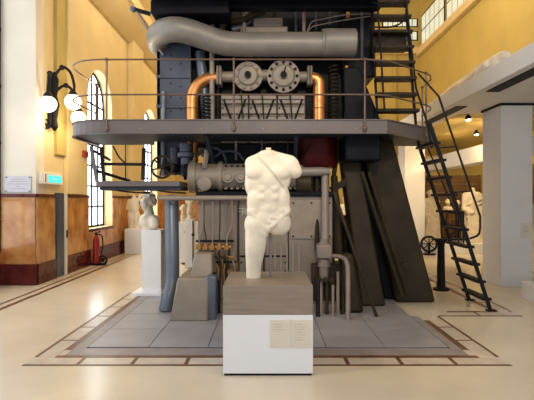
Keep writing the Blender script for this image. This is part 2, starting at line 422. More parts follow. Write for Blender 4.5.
MB().box(XR-0.2, XR, 3, YF, 7.85, 8.15).build('string_course', 'plaster_yellow', rw, bev=0.02)
cw = thing('window_4', (5.9, YF-0.02, 8.4), 'small-paned clerestory window in the ochre end wall', 'window', kind='structure')
for z0, z1 in ((8.62, 8.96), (9.22, 9.52)):
    for i in range(7):
        MB().box(5.15+i*0.215+0.015, 5.15+(i+1)*0.215-0.015, YF-0.03, YF-0.02, z0, z1).build('pane', 'pane_far', cw, smooth=False)
MB().box(5.1, 6.7, YF-0.02, YF, 8.58, 9.0).box(5.1, 6.7, YF-0.02, YF, 9.18, 9.56).build('window_frame', 'iron', cw)
for k, (d0, d1) in enumerate(((17.2, 19.7), (14.5, 16.95), (11.8, 14.2))):
    c2 = thing('window_%d' % (5+k), (XR-0.02, (d0+d1)/2, 8.25), ['clerestory window in the side wall nearest the end wall', 'clerestory window in the side wall at the top edge', 'clerestory window in the side wall beyond the picture edge'][k], 'window', kind='structure')
    for i in range(5):
        for z0, z1 in ((8.28, 8.86), (8.92, 9.5)):
            u = (d1-d0)/5; MB().box(XR-0.04, XR-0.03, d0+i*u+0.03, d0+(i+1)*u-0.03, z0, z1).build('pane', 'pane_far', c2, smooth=False)
    MB().box(XR-0.03, XR, d0-0.05, d1+0.05, 8.2, 9.58).build('window_frame', 'iron', c2)
ce = MB().add([(XL-0.1, -3, 6.9), (-0.5, -3, ZC), (7.2, -3, ZC), (7.2, YF+0.2, ZC), (-0.5, YF+0.2, ZC), (XL-0.1, YF+0.2, 6.9),
               (XL-0.1, -3, 7.1), (-0.5, -3, ZC+0.2), (7.2, -3, ZC+0.2), (7.2, YF+0.2, ZC+0.2), (-0.5, YF+0.2, ZC+0.2), (XL-0.1, YF+0.2, 7.1)],
              [(0,1,4,5), (1,2,3,4), (6,11,10,7), (7,10,9,8), (0,6,7,1), (1,7,8,2), (2,8,9,3), (3,9,10,4), (4,10,11,5), (5,11,6,0)])
struct(ce.build('ceiling', 'plaster_yellow', smooth=False), 'yellow sloping ceiling of the machine hall', 'ceiling')

# ---- white mezzanine on the right
ms = struct(MB().box(3.24, XR, 2.0, 8.75, 3.17, 3.43).box(3.24, 3.74, 8.75, YF-2, 3.17, 3.43).build('mezzanine_slab', 'white_paint', bev=0.01), 'white mezzanine slab on square columns along the side wall', 'mezzanine')
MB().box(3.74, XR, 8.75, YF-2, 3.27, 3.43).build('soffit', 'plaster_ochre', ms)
for a, b in ((5.0, 6.9), (8.0, 9.7), (11.0, 12.6)): MB().box(3.36, 3.56, a, b, 3.155, 3.172).build('vent_slot_shade', 'black', ms)  # flat black plates paint the darkness of recessed slots
for x, y in ((4.15, 9.3), (4.9, 9.6), (5.3, 11.4)):
    s_ = thing('ceiling_spotlight', (x, y, 3.15), {4.15: 'small lit spotlight under the mezzanine next to the ladder handrail', 4.9: 'small lit spotlight under the mezzanine next to the white column', 5.3: 'small lit spotlight deepest under the mezzanine'}[x], 'spotlight', 'mezzanine spotlights')
    MB().lathe((x, y, 3.27), (0, -0.2, -1), [(0, 0.03), (0.04, 0.03), (0.05, 0.06), (0.12, 0.06)], 14).build('housing', 'iron', s_)
    MB().lathe((x, y-0.022, 3.155), (0, -0.2, -1), [(0, 0.05), (0.01, 0.045)], 14).build('bulb', 'spot_glow', s_)
    lamp('mezzanine_spot_light', 'SPOT', (x, y-0.04, 3.12), 130, (1.0, 0.72, 0.38), {4.15: (4.75, 12.9, 1.1), 4.9: (5.85, 12.9, 1.1), 5.3: (5.6, 14.2, 0.9)}[x], 0.05, angle=110)
struct(MB().box(4.03, 4.58, 7.76, 8.42, 0, 3.17).build('column', 'white_paint', bev=0.01), 'square white column nearest the ladder, with a small label card', 'column')
struct(MB().box(3.83, 4.39, 12.5, 13.15, 0, 3.17).build('column', 'white_paint', bev=0.01), 'square white column further back, behind the dark engine leg', 'column')
struct(MB().box(4.01, 4.60, 7.74, 8.44, 3.13, 3.169).build('trim_2', 'iron'), 'dark joint between white column and mezzanine', 'trim')  # thin dark collar around the column head
struct(MB().box(4.8, 5.2, 8.7, 17.0, 2.36, 2.74).build('beam', 'white_paint', bev=0.01), 'lower white beam running behind the white column', 'beam')
struct(MB().box(6.6, 6.78, 8.6, 12.9, 0, 2.4).build('partition', 'wood'), 'dark brown partition panel at the side wall', 'partition')
pw = thing('slatted_screen', (5.7, 14.3, 0), 'brown slatted wooden screen enlarged as a dark backdrop behind the draped statues', 'screen')  # enlarged and darkened so the pale statues stand out against it
for i in range(8): MB().box(4.6, 6.75, 14.2, 14.24, 0.05+i*0.28, 0.32+i*0.28).build('slat', 'wood', pw)
for x in (4.6, 5.65, 6.68): MB().box(x, x+0.06, 14.24, 14.3, 0, 2.3).build('post', 'iron_brown', pw)

# ================================================================== TORSO ON ITS PEDESTAL
ped = thing('pedestal', (0.0, 4.21, 0), 'square white pedestal with a grey-brown stone slab under the headless torso', 'pedestal')
x0, x1 = (223-CX)*3.835/F, (313-CX)*3.835/F
MB().box(x0+0.01, x1-0.01, 3.845, 4.575, 0, 0.02).build('recessed_foot', 'iron', ped)  # dark inset foot below the white body
MB().box(x0, x1, 3.835, 4.585, 0.02, 0.52).build('body', 'pedestal_white', ped, bev=0.004)
MB().box(x0, x1, 3.835, 4.585, 0.522, 0.771).build('stone_slab', 'stone_plinth', ped, bev=0.006)
for k, (a, b) in enumerate(((270, 290.5), (291.5, 312))):
    c0, c1 = (a-CX)*3.83/F, (b-CX)*3.83/F
    cd = thing('info_card', ((c0+c1)/2, 3.833, 0.24), ['cream text card on the pedestal front, the inner one of the pair', 'cream text card on the pedestal front, beside the corner'][k], 'card', 'cards on the pedestal')
    MB().box(c0, c1, 3.829, 3.8349, 0.242, 0.478).build('sheet', 'card', cd)
    for r in range(7 if k else 3):
        z = 0.44 - r*0.022
        MB().box(c0+0.02, c0+0.02+(0.07+0.05*random.random()), 3.828, 3.8295, z, z+0.004).build('printed_line', 'card_print', cd)

SD = 4.24; SS = SD/F
def T(px, py, dpx=0.0): return V(((px-CX)*SS, SD + dpx*SS, EYE + (CY-py)*SS))
def E(px, py, dp, rx, ry, rz): return ('e', T(px, py, dp), (rx*SS, ry*SS, rz*SS))
def Cc(a, ra, b, rb): return ('c', T(*a), ra*SS, T(*b), rb*SS)
torso_blobs = [
    E(267.5, 176, 1, 22.5, 12, 23), E(268, 162, 2, 19, 9.5, 9), Cc((260, 160, 2), 7.5, (276, 160, 2), 7.5), E(268, 154.5, 2, 10.5, 8.5, 5),
    Cc((262, 157.5, 2), 6, (252, 163.5, 2), 7.5), Cc((275, 157, 2), 6, (290, 162.5, 1), 7.5),
    E(251.5, 169, 1, 6.5, 8, 10), E(250, 178, 2, 4.8, 7, 9),
    Cc((290.5, 165, 1), 9.0, (295, 171.5, -1), 7.2), E(285, 177, 3, 6, 9, 13), E(251.5, 184, 3, 7, 9, 13),
    E(257, 172.5, -5.4, 11, 7.0, 8.5), E(279.5, 172.5, -5.4, 11, 7.0, 8.5),
    E(268.5, 198, 1, 19.5, 10.5, 22), E(255.5, 202, 0.5, 8.8, 9.6, 16), E(281.8, 200, 0.5, 8.6, 9.6, 16),
    E(262.6, 189, -6.1, 5.4, 4.2, 4.3), E(274.4, 189, -6.1, 5.4, 4.2, 4.3),
    E(262.6, 198, -6.1, 5.4, 4.1, 4.3), E(274.4, 198, -6.1, 5.4, 4.1, 4.3),
    E(268.5, 209, -4.0, 10.5, 6.2, 8),
    E(254.5, 211, 0, 8.0, 9.2, 8), E(283.2, 210, 0, 8.0, 9.2, 8),
    Cc((250.5, 211, -6.5), 2.4, (264, 227, -9.5), 1.8), Cc((288, 211, -6.5), 2.4, (272, 226, -9.5), 1.8), Cc((271, 217, -9.6), 1.3, (287, 219, -7.5), 1.3), Cc((270, 222, -9.6), 1.2, (285, 224, -7.5), 1.2),
    E(268, 217, 1, 21, 11, 12), E(268.5, 219, -3.5, 10, 6.5, 9),
    E(280.5, 223, 0.5, 10.8, 10.5, 12.5), E(276, 226, 1, 9, 9, 9.5), E(256, 225, 3, 12, 11.5, 14), E(267.5, 228.5, -6.0, 3.4, 4.5, 4.0),
    Cc((257, 226, 0), 12, (255.5, 246, -1), 10.6), Cc((255.5, 246, -1), 10.6, (253.5, 266, -1.5), 7.9), Cc((253.5, 266, -1.5), 7.9, (253.5, 285, -1), 6.9),
    E(253, 262, -3.5, 6.5, 5, 6), E(261, 231, -2, 8, 9, 10),
]
torso = thing('torso_statue', T(254, 277.2), 'headless nude marble torso with one thigh and a diagonal strap, on the front pedestal', 'statue')
tz = 0.772
body, bvh = sculpt('body', torso_blobs, 'marble', torso, voxel=0.0085, smooth_it=7, cut_z=tz)
# diagonal strap lying on the chest
front = []
for i in range(25):
    t = i/24; a = T(257.5 + (290.5-257.5)*t, 156.5 + (196.5-156.5)*t - 1.5*math.sin(PI*t))
    hit = bvh.ray_cast(V((a.x, SD-1.0, a.z)), V((0, 1, 0)))
    if hit[0] is not None: front.append(hit[0])
st = MB()
for i in range(len(front)-1): st.bar(front[i] + V((0, -0.001, 0)), front[i+1] + V((0, -0.001, 0)), 0.016, 0.012, up=(0, 1, 0.001))
st.build('strap', 'marble_strap', torso)
MB().tube([T(270.5, 229, 3), V((T(270.5, 0).x, T(0, 0, 3).y, tz))], 0.012, 10).build('support_rod', 'exhaust_paint', torso)
MB().box(T(266, 0).x, T(271, 0).x, SD-0.02, SD+0.05, T(0, 150.5).z, T(0, 147.8).z).build('neck_dowel', 'marble_dull', torso, bev=0.003)
for (a, b) in (((253, 219), (266, 229)), ((284, 216), (270, 229)), ((258, 214), (279, 214))):
    pass

# ================================================================== ENGINE
eng = thing('diesel_engine', (0, 7.5, 0), 'huge grey and black diesel engine with copper pipes behind the torso', 'engine')
def pbox(px0, px1, py0, py1, d0, d1):
    """box whose front face at depth d0 spans the pixels"""
    a = P(px0, py1, d0); b = P(px1, py0, d0); return MB().box(a.x, b.x, d0, d1, a.z, b.z)
Y0 = 6.35
# crankcase: inner mass, front panels, ribs
MB().box(-1.0, 0.98, 6.5, 9.2, 0.0, 1.58).box(-1.0, 0.98, 7.05, 9.2, 1.58, 2.38).build('crankcase', 'engine_dark', eng, bev=0.02)
cx = [-0.98, -0.40, 0.30, 0.93]
for i in range(3):
    MB().box(cx[i]+0.006, cx[i+1]-0.006, Y0, 6.52, 0.04, 1.555).build('crankcase_panel', 'engine_grey', eng, bev=0.012)
MB().box(-1.0, 0.96, 6.30, 6.40, 1.555, 1.62).build('top_ledge', 'engine_dark', eng, bev=0.01)
for pxx in (212, 226, 231): MB().tube([P(pxx, 200, 6.32), P(pxx, 262, 6.32)], 0.012, 8).build('conduit', 'engine_grey', eng)
MB().box(0.33, 0.92, 6.33, 6.36, 0.95, 1.50).build('inspection_cover', 'engine_light', eng, bev=0.01)
bolt = MB().lathe((0, 0, 0), (0, -1, 0), [(0, 0.014), (0.012, 0.014), (0.016, 0.010)], 6)
repeat('bolt', bolt, 'engine_dark', eng, [(x, 6.33, z) for x in (0.37, 0.625, 0.88) for z in (0.99, 1.46)] + [(-0.36, Y0, 0.62), (-0.1, Y0, 0.62), (0.26, Y0, 0.62), (0.26, Y0, 0.5)])
MB().box(-0.38, 0.28, 6.335, 6.36, 0.70, 0.72).build('seam_bar', 'engine_dark', eng)
# lettering
tcv = bpy.data.curves.new('lettering', 'FONT'); tcv.body = 'FR'; tcv.size = 0.145; tcv.extrude = 0.008
to = bpy.data.objects.new('tmp', tcv); COL.objects.link(to)
dg = bpy.context.evaluated_depsgraph_get(); dg.update()
tm = bpy.data.meshes.new_from_object(to.evaluated_get(dg)); bpy.data.objects.remove(to)
p0 = P(236.2, 215.3, 6.33)
lb = MB().add([V((v.co.x + p0.x, 6.335 - v.co.z, v.co.y + p0.z)) for v in tm.vertices], [tuple(f.vertices) for f in tm.polygons])
lt = lb.build('raised_lettering', 'lettering', eng, smooth=False); lt['label'] = 'raised cast letters FR'

# foundation blocks in front
def footing(px0b, px1b, px0t, px1t, yb, yt, d, depth, m, name='footing'):
    zb = max(0.0, P(0, yb, d).z); zt = P(0, yt, d).z
    xb0, xb1, xt0, xt1 = [(q-CX)*d/F for q in (px0b, px1b, px0t, px1t)]
    return MB().hexa([(xb0, d, zb), (xb1, d, zb), (xb1, d+depth, zb), (xb0, d+depth, zb)],
                     [(xt0, d+0.08, zt), (xt1, d+0.08, zt), (xt1, d+depth, zt), (xt0, d+depth, zt)]).build(name, m, eng, bev=0.025)
footing(169.5, 208, 176, 208, 322, 279, 5.53, 0.9, 'engine_light')
footing(189, 213, 193, 211, 282, 254, 5.75, 0.5, 'engine_light')
pbox(206, 216, 276, 321, 5.6, 5.9).build('footing_side', 'steel_blue', eng, bev=0.02)
MB().box(-0.98, 0.96, 5.95, 6.5, 0.009, 0.12).build('bed_plate', 'engine_grey', eng, bev=0.01)
MB().tube([P(214.5, 272, 5.75), P(214.5, 318, 5.75)], 0.028, 10).build('drain_pipe', 'engine_brown', eng)
MB().tube([P(219, 280, 5.85), P(219, 313, 5.85)], 0.022, 10).build('drain_pipe', 'iron', eng)

# oil manifold with five brass valves
man = MB().tube([P(196, 247, 6.12), P(231, 247, 6.12)], 0.03, 10).build('oil_manifold', 'brass', eng)
vm = MB().lathe((0, 0, 0.05), (0, 0, -1), [(0, 0.02), (0.03, 0.032), (0.06, 0.032), (0.10, 0.02)], 10).lathe((0, -0.02, 0), (0, -1, 0), [(0, 0.018), (0.05, 0.018), (0.055, 0.036), (0.07, 0.036)], 10)
repeat('valve', vm, 'brass', man, [P(q, 247, 6.08) for q in (199.5, 206, 212.5, 219.5, 227)])
for k, (a, b) in enumerate(((199.5, 203), (206, 204), (212.5, 213), (219.5, 220), (227, 232))):
    MB().tube(smooth_path([P(a, 244, 6.12), P(a, 236, 6.14), P(b, 225, 6.2), P(b, 200, 6.26)], 5), 0.009, 7).build('oil_line', 'engine_brown' if k % 2 else 'engine_grey', eng)
    MB().tube(smooth_path([P(a, 249, 6.12), P(a, 256, 6.12), P(b + 9 - k, 262, 6.15), P(b + 8 - k, 300, 6.2)], 5), 0.010, 7).build('oil_line', 'brass' if k == 4 else 'engine_brown', eng)

# small pipes and fittings crowding the crankcase behind the footing
for k, (a, b, c, d_) in enumerate(((222, 252, 224, 306), (229, 250, 228, 300), (233, 252, 234, 285), (214, 254, 218, 284), (238, 205, 238, 262))):
    MB().tube(smooth_path([P(a, b, 6.22), P(a, b+8, 6.18), P(c, (b+d_)/2, 6.16), P(c, d_, 6.14)], 4), 0.013, 8).build('lubricator_pipe', ('brass', 'engine_brown', 'engine_light')[k % 3], eng)
repeat('union_nut', MB().lathe((0, 0, -0.03), (0, 0, 1), [(0, 0.022), (0.06, 0.022)], 6), 'brass', eng, [P(224, 266, 6.16), P(228, 272, 6.16), P(234, 268, 6.16), P(229, 258, 6.17), P(218, 270, 6.16)])
MB().bar(P(196, 241, 6.24), P(234, 241, 6.24), 0.02, 0.03).build('pipe_bracket', 'engine_dark', eng)
MB().bar(P(214, 262, 6.2), P(238, 262, 6.2), 0.02, 0.025).build('pipe_bracket', 'engine_dark', eng)
for q in (246, 252, 258, 264, 275, 281, 287, 293, 299): MB().bar(P(q, 243, 6.34), P(q, 273, 6.34), 0.025, 0.012).build('vent_rib', 'engine_light' if q % 2 else 'engine_brown', eng)
for q in (186, 192, 236, 262, 288, 314, 338): MB().tube([P(q, 139, 6.9), P(q, 160, 6.95)], 0.018, 8).build('hanging_pipe', ('engine_brown', 'engine_blue', 'engine_grey')[q % 3], eng)
for pa in ([(196, 158), (203, 150), (216, 148), (224, 155), (226, 163)], [(212, 160), (222, 152), (236, 152), (244, 160)], [(300, 160), (306, 150), (322, 148), (332, 156)]):
    MB().tube(smooth_path([P(*q, 6.85) for q in pa], 5), 0.02, 8).build('looped_pipe', 'engine_blue', eng)
repeat('pressure_gauge', MB().lathe((0, 0, 0), (0, -1, 0), [(0, 0.045), (0.03, 0.045), (0.03, 0.036), (0.025, 0.001)], 16), 'engine_light', eng, [P(306, 152, 6.8), P(345, 146, 6.8)])
# horizontal air receiver under the deck
zr = P(0, 177, 6.75).z
rec = MB().tube([(-1.12, 6.75, zr), (0.62, 6.75, zr)], 0.2, 28).build('air_receiver', 'engine_light', eng)
MB().lathe((-1.18, 6.75, zr), (1, 0, 0), [(0, 0.13), (0.03, 0.24), (0.13, 0.24), (0.13, 0.21), (0.2, 0.21)], 28).build('end_flange', 'engine_light', rec)
MB().lathe((-0.72, 6.75, zr), (1, 0, 0), [(0, 0.235), (0.06, 0.235)], 28).build('ring_flange', 'engine_light', rec)
bs = MB().lathe((0, 0, 0), (0, -1, 0), [(0, 0.085), (0.05, 0.085), (0.05, 0.06), (0.07, 0.05), (0.07, 0.001)], 20)
repeat('boss', bs, 'engine_light', rec, [P(228, 177, 6.57), P(241, 177, 6.57)])
MB().lathe(P(205, 184, 6.55), (0, -1, 0), [(0, 0.10), (0.06, 0.10), (0.07, 0.07)], 20).build('drain_boss', 'engine_light', rec)
MB().bar(P(204.5, 168, 6.55), P(207, 150, 6.5), 0.05, 0.05).build('lever', 'engine_light', rec)
for z, n in ((zr+0.155, 13), (zr-0.175, 13)):
    repeat('stud', MB().box(-0.018, 0.018, -0.02, 0.02, -0.012, 0.012), 'engine_dark' if z > zr else 'engine_light', rec, [(-0.6 + i*0.085, 6.60, z) for i in range(n)])
# long horizontal pipe in front of it
MB().tube([P(159, 198, 6.25), P(252, 198, 6.25)], 0.037, 14).build('long_pipe', 'engine_light', eng)
# right-hand pump group
MB().tube([P(296, 172, 6.35), P(322, 171.5, 6.35), P(330, 171.5, 6.35)], [0.065, 0.065, 0.05], 14).build('outlet_pipe', 'exhaust_paint', eng)
MB().lathe(P(296, 184, 6.45), (1, 0, 0), [(0, 0.05), (0.02, 0.16), (0.20, 0.16), (0.24, 0.09)], 18).build('pump_casing', 'engine_brown', eng)
MB().tube([P(325, 172, 6.4), P(325, 248, 6.15)], 0.055, 14).build('riser_pipe', 'engine_grey', eng)
MB().tube([P(317, 178, 6.45), P(317, 250, 6.3)], 0.035, 12).build('riser_pipe', 'engine_brown', eng)
MB().tube([P(334, 176, 6.6), P(338, 255, 6.5)], [0.05, 0.07], 10).build('riser_pipe', 'engine_brown', eng)
vb = pbox(317.5, 332, 245, 259, 6.0, 6.2).build('valve_body', 'engine_grey', eng, bev=0.02)
MB().lathe(P(324, 259, 6.1), (0, 0, -1), [(0, 0.07), (0.05, 0.07), (0.06, 0.085), (0.1, 0.085), (0.1, 0.065), (0.26, 0.06)], 16).build('lower_flange', 'engine_grey', vb)
MB().lathe(P(324, 245, 6.1), (0, 0, 1), [(0, 0.085), (0.03, 0.085), (0.03, 0.06), (0.08, 0.06)], 16).build('upper_flange', 'engine_grey', vb)
MB().tube(smooth_path([P(331, 256, 6.1), P(341, 257, 6.05), P(346.5, 262, 5.95), P(348, 275, 5.85), P(348, 321, 5.6)], 6), 0.032, 12).build('bent_pipe', 'engine_grey', eng)
MB().tube([P(333, 285, 5.9), P(333, 320, 5.75)], 0.02, 10).build('drain_pipe', 'engine_grey', eng)
MB().tube([P(318, 280, 5.9), P(318, 320, 5.75)], 0.03, 10).build('drain_pipe', 'iron', eng)
repeat('brass_cock', MB().lathe((0, 0, 0), (0, -1, 0), [(0, 0.02), (0.05, 0.02), (0.05, 0.035), (0.07, 0.035)], 8), 'engine_brown', vb, [P(q, 279, 6.05) for q in (319, 325, 331)])
MB().box(0.62, 1.05, 6.15, 6.6, 0.009, 0.62).build('pump_base', 'engine_brown', eng, bev=0.03)
for k, q in enumerate((321, 327, 338, 343)): MB().tube([P(q, 278 - 3*k, 6.12), P(q, 318, 5.85)], 0.024 - 0.003*(k % 2), 10).build('drain_pipe', 'engine_brown' if k % 2 else 'engine_grey', eng)
MB().hexa([(1.0, 5.9, 0.009), (1.28, 5.9, 0.009), (1.28, 6.3, 0.009), (1.0, 6.3, 0.009)], [(1.02, 6.0, 0.78), (1.16, 6.0, 0.78), (1.16, 6.3, 0.78), (1.02, 6.3, 0.78)]).build('side_block', 'engine_brown', eng, bev=0.05)
MB().tube([P(334, 192, 6.3), P(377, 318, 5.75)], 0.022, 10).build('leaning_rod', 'engine_brown', eng)
MB().lathe((1.5, 6.9, 0.55), (0, -1, 0), [(0, 0.20), (0.15, 0.20), (0.2, 0.12)], 26).box(1.2, 1.75, 7.0, 7.6, 0.009, 1.25).build('dark_block', 'iron', eng)  # plain dark block and disc put in for a dark region, not a dynamo
# levers and dark shapes in the gap between crankcase and legs
MB().tube(smooth_path([P(336, 160, 6.7), P(334, 180, 6.7), P(338, 205, 6.7), P(340, 250, 6.6)], 5), 0.035, 10).build('control_rod', 'engine_brown', eng)
MB().bar(P(331, 190, 6.6), P(352, 178, 6.65), 0.05, 0.09).build('rocker_arm', 'engine_brown', eng)
MB().bar(P(332, 217, 6.6), P(350, 222, 6.7), 0.05, 0.07).build('rocker_arm', 'iron_brown', eng)
MB().lathe(P(352, 215, 6.75), (0, -1, 0), [(0, 0.02), (0.01, 0.10), (0.05, 0.10), (0.06, 0.03)], 16).build('governor_wheel', 'iron', eng)
MB().lathe(P(318, 168, 6.75), (0, 0, 1), [(0, 0.26), (0.05, 0.29), (0.42, 0.29), (0.45, 0.2)], 24).build('red_cylinder', 'red_paint', eng)

# inclined A-frame legs
def leg(bx0, bx1, by, bd, tx0, tx1, ty, td, th, m):
    b0, b1 = (bx0-CX)*bd/F, (bx1-CX)*bd/F; t0, t1 = (tx0-CX)*td/F, (tx1-CX)*td/F
    zb = 0.009; zt = P(0, ty, td).z
    return MB().hexa([(b0, bd, zb), (b1, bd, zb), (b1, bd+th, zb), (b0, bd+th, zb)], [(t0, td, zt), (t1, td, zt), (t1, td+th, zt), (t0, td+th, zt)]).build('inclined_leg', m, eng, bev=0.03)
leg(361, 386, 305, 6.3, 340, 357, 141, 6.7, 0.35, 'engine_brown')
leg(397, 436, 303, 6.55, 361, 393, 139, 6.75, 0.9, 'engine_brown')
leg(384, 399, 303, 6.75, 352, 368, 139, 6.95, 0.7, 'engine_dark')
for a, b in ((384, 408), (391, 414)):
    MB().tube([P(a-22, 172, 6.55), P(b-6, 296, 6.42)], 0.03, 10).build('leg_conduit', 'engine_brown', eng)
MB().bar(P(402, 264, 6.42), P(413, 264, 6.42), 0.05, 0.04).build('conduit_clip', 'engine_brown', eng)

# cylinder block above the deck
MB().box(-1.30, 1.48, 7.35, 9.6, 2.35, 4.9).build('cylinder_block', 'engine_dark', eng, bev=0.03)
MB().box(-1.72, -1.28, 7.1, 9.4, 0.9, 4.2).build('side_frame', 'engine_blue', eng, bev=0.01)
bpy.data.objects.remove(bpy.data.objects['side_frame'])
sf = MB().box(-1.74, -1.20, 7.1, 7.16, 2.0, 4.25).box(-1.74, -1.68, 7.1, 9.4, 2.0, 4.25).build('side_frame', 'engine_blue', eng, bev=0.01)
repeat('rivet', MB().ball((0, 0, 0), 0.013, 8, 5), 'iron', sf, [(-1.70, 7.098, 2.7 + i*0.11) for i in range(11)] + [(-1.52, 7.098, 2.9 + i*0.22) for i in range(5)] + [(-1.36, 7.098, 2.75 + i*0.18) for i in range(6)])
for z in (2.95, 3.42): MB().box(-1.74, -1.2, 7.07, 7.1, z, z+0.05).build('stiffener', 'engine_blue', sf)
MB().tube([(-1.62, 7.05, 2.0), (-1.62, 7.05, 3.2)], 0.03, 10).build('frame_pipe', 'steel_blue', eng)
# two bolted valve heads
for k, (cxp, rr, nb) in enumerate(((248, 0.225, 10), (283.5, 0.255, 12))):
    c = P(cxp, 75.5, 6.95)
    h = MB().lathe((c.x, 7.3, c.z), (0, -1, 0), [(0, rr*0.7), (0.25, rr*0.7), (0.26, rr), (0.32, rr), (0.33, rr*0.72), (0.36, rr*0.6), (0.37, rr*0.25), (0.40, rr*0.22), (0.41, 0.001)], 30).build('valve_head', 'engine_light', eng)
    repeat('bolt', MB().lathe((0, 0, 0), (0, -1, 0), [(0, 0.024), (0.025, 0.024), (0.03, 0.015)], 6), 'engine_dark' if k else 'engine_grey', h,
           [(c.x + rr*0.83*math.cos(2*PI*i/nb), 6.98, c.z + rr*0.83*math.sin(2*PI*i/nb)) for i in range(nb)])
    MB().lathe((c.x, 6.9, c.z), (0, -1, 0), [(0, 0.05), (0.03, 0.05), (0.04, 0.02)], 10).build('centre_nut', 'iron', h)
    if k: MB().bar((c.x, 6.88, c.z), (c.x+0.03, 6.88, c.z+0.12), 0.03, 0.02).build('pointer', 'iron', h)
MB().tube([P(262, 75.5, 7.1), P(270, 75.5, 7.1)], 0.09, 14).build('bridge_pipe', 'engine_light', eng)
for sgn, a, b, e in ((-1, 234, 221, 192), (1, 298, 308, 319)):
    st_ = MB().tube([P(a, 77, 7.1), P(b, 77, 7.1)], 0.085, 14).build('stub_pipe', 'engine_light', eng)
    for q in (b + sgn*0, b + sgn*2.7):
        cc = P(q, 77, 7.1); MB().box(cc.x-0.018, cc.x+0.018, 6.97, 7.23, cc.z-0.15, cc.z+0.15).build('flange', 'engine_light', st_, bev=0.02)
    bx = P(b + sgn*3, 78, 7.1); ex = P(e, 96, 7.1).x
    r = abs(ex - bx.x) * 0.85; zc = bx.z - r
    path = [bx] + [V((ex - sgn*r + sgn*r*math.sin(t*PI/2/8), 7.1, zc + r*math.cos(t*PI/2/8))) for t in range(9)] + [V((ex, 7.1, 2.9)), V((ex, 7.1, 1.98 if sgn < 0 else 2.2))]
    cp = MB().tube(path, 0.095, 18).build('copper_pipe', 'copper', eng); cp['label'] = 'bent polished copper pipe'
    for z in (2.93,): MB().lathe((ex, 7.1, z), (0, 0, 1), [(0, 0.1), (0.0, 0.102), (0.02, 0.102)], 18).build('pipe_seam', 'brass', cp)
# ribbed doors below the valve heads
for i in range(3):
    a = P(221 + i*28.3, 121, 7.1); b = P(221 + (i+1)*28.3 - 1, 95, 7.1)
    dr = MB().box(a.x, b.x, 7.1, 7.36, 2.4, b.z).build('ribbed_door', 'engine_light', eng, bev=0.012)
    m_ = (a.x+b.x)/2
    for p, q in (((a.x+0.04, b.z-0.06), (m_, 2.62)), ((b.x-0.04, b.z-0.06), (m_, 2.62))):
        MB().bar((p[0], 7.09, p[1]), (q[0], 7.09, q[1]), 0.03, 0.022, up=(0, 1, 0)).build('rib', 'engine_dark', dr)
    MB().box(a.x+0.01, b.x-0.01, 7.07, 7.1, b.z-0.07, b.z-0.03).build('top_batten', 'engine_grey', dr)
    repeat('bolt', MB().lathe((0, 0, 0), (0, -1, 0), [(0, 0.014), (0.016, 0.014)], 6), 'engine_dark', dr, [(a.x+0.03, 7.098, 2.65+0.1*j) for j in range(4)])
# vertical pipes left and right of the heads
MB().tube([P(200, 52, 7.2), P(207, 120, 7.2)], 0.085, 14).build('cooling_pipe', 'steel_blue', eng)
MB().tube([P(212, 0, 7.05), P(212, 122, 7.05)], 0.04, 12).build('stand_pipe', 'engine_light', eng)
MB().tube([P(218, 60, 7.2), P(218, 122, 7.2)], 0.02, 10).build('stand_pipe', 'engine_brown', eng)
def spring(px, py0, py1, d, R, turns, m):
    a = P(px, py1, d); b = P(px, py0, d); n = turns*12
    return MB().tube([V((a.x + R*math.cos(2*PI*i/12), d + R*math.sin(2*PI*i/12), a.z + (b.z-a.z)*i/n)) for i in range(n+1)], 0.014, 6).build('coil_spring', m, eng)
spring(206.5, 96, 121, 6.98, 0.055, 7, 'iron'); spring(333.5, 66, 122, 7.15, 0.07, 14, 'engine_brown')
rp = MB().tube([P(346.5, 66, 7.15), P(346.5, 122, 7.15)], 0.035, 12).build('red_pipe', 'copper', eng)
MB().hexa([(1.25, 7.1, 2.4), (1.95, 7.1, 2.4), (1.95, 7.6, 2.4), (1.25, 7.6, 2.4)], [(1.2, 7.1, 3.6), (1.45, 7.1, 3.6), (1.45, 7.6, 3.6), (1.2, 7.6, 3.6)]).build('slanted_casing', 'engine_dark', eng, bev=0.02)
MB().box(1.2, 1.72, 7.15, 8.5, 3.45, 4.9).build('head_casing', 'engine_dark', eng, bev=0.03)
# big exhaust main
zx = P(0, 44.5, 6.85).z
ex = MB().tube(smooth_path([P(324, 44.5, 6.85), P(280, 44.5, 6.85), P(240, 44.5, 6.85), P(221, 42.5, 6.82), P(203, 36.5, 6.75), P(186, 31, 6.68), P(172, 29.5, 6.68), P(161, 33, 6.85), P(158, 40, 7.1), P(163, 48, 7.5), P(175, 58, 7.9)], 6), 0.182, 26).build('exhaust_main', 'exhaust_paint', eng)
MB().lathe(P(321.5, 43, 6.85), (1, 0, 0), [(0, 0.19), (0.0, 0.205), (0.03, 0.205), (0.03, 0.195), (0.05, 0.21), (0.5, 0.21), (0.52, 0.18)], 30).build('end_sleeve', 'exhaust_paint', ex)
for q, dd in ((186, 6.68), (203, 6.75)): 
    pass
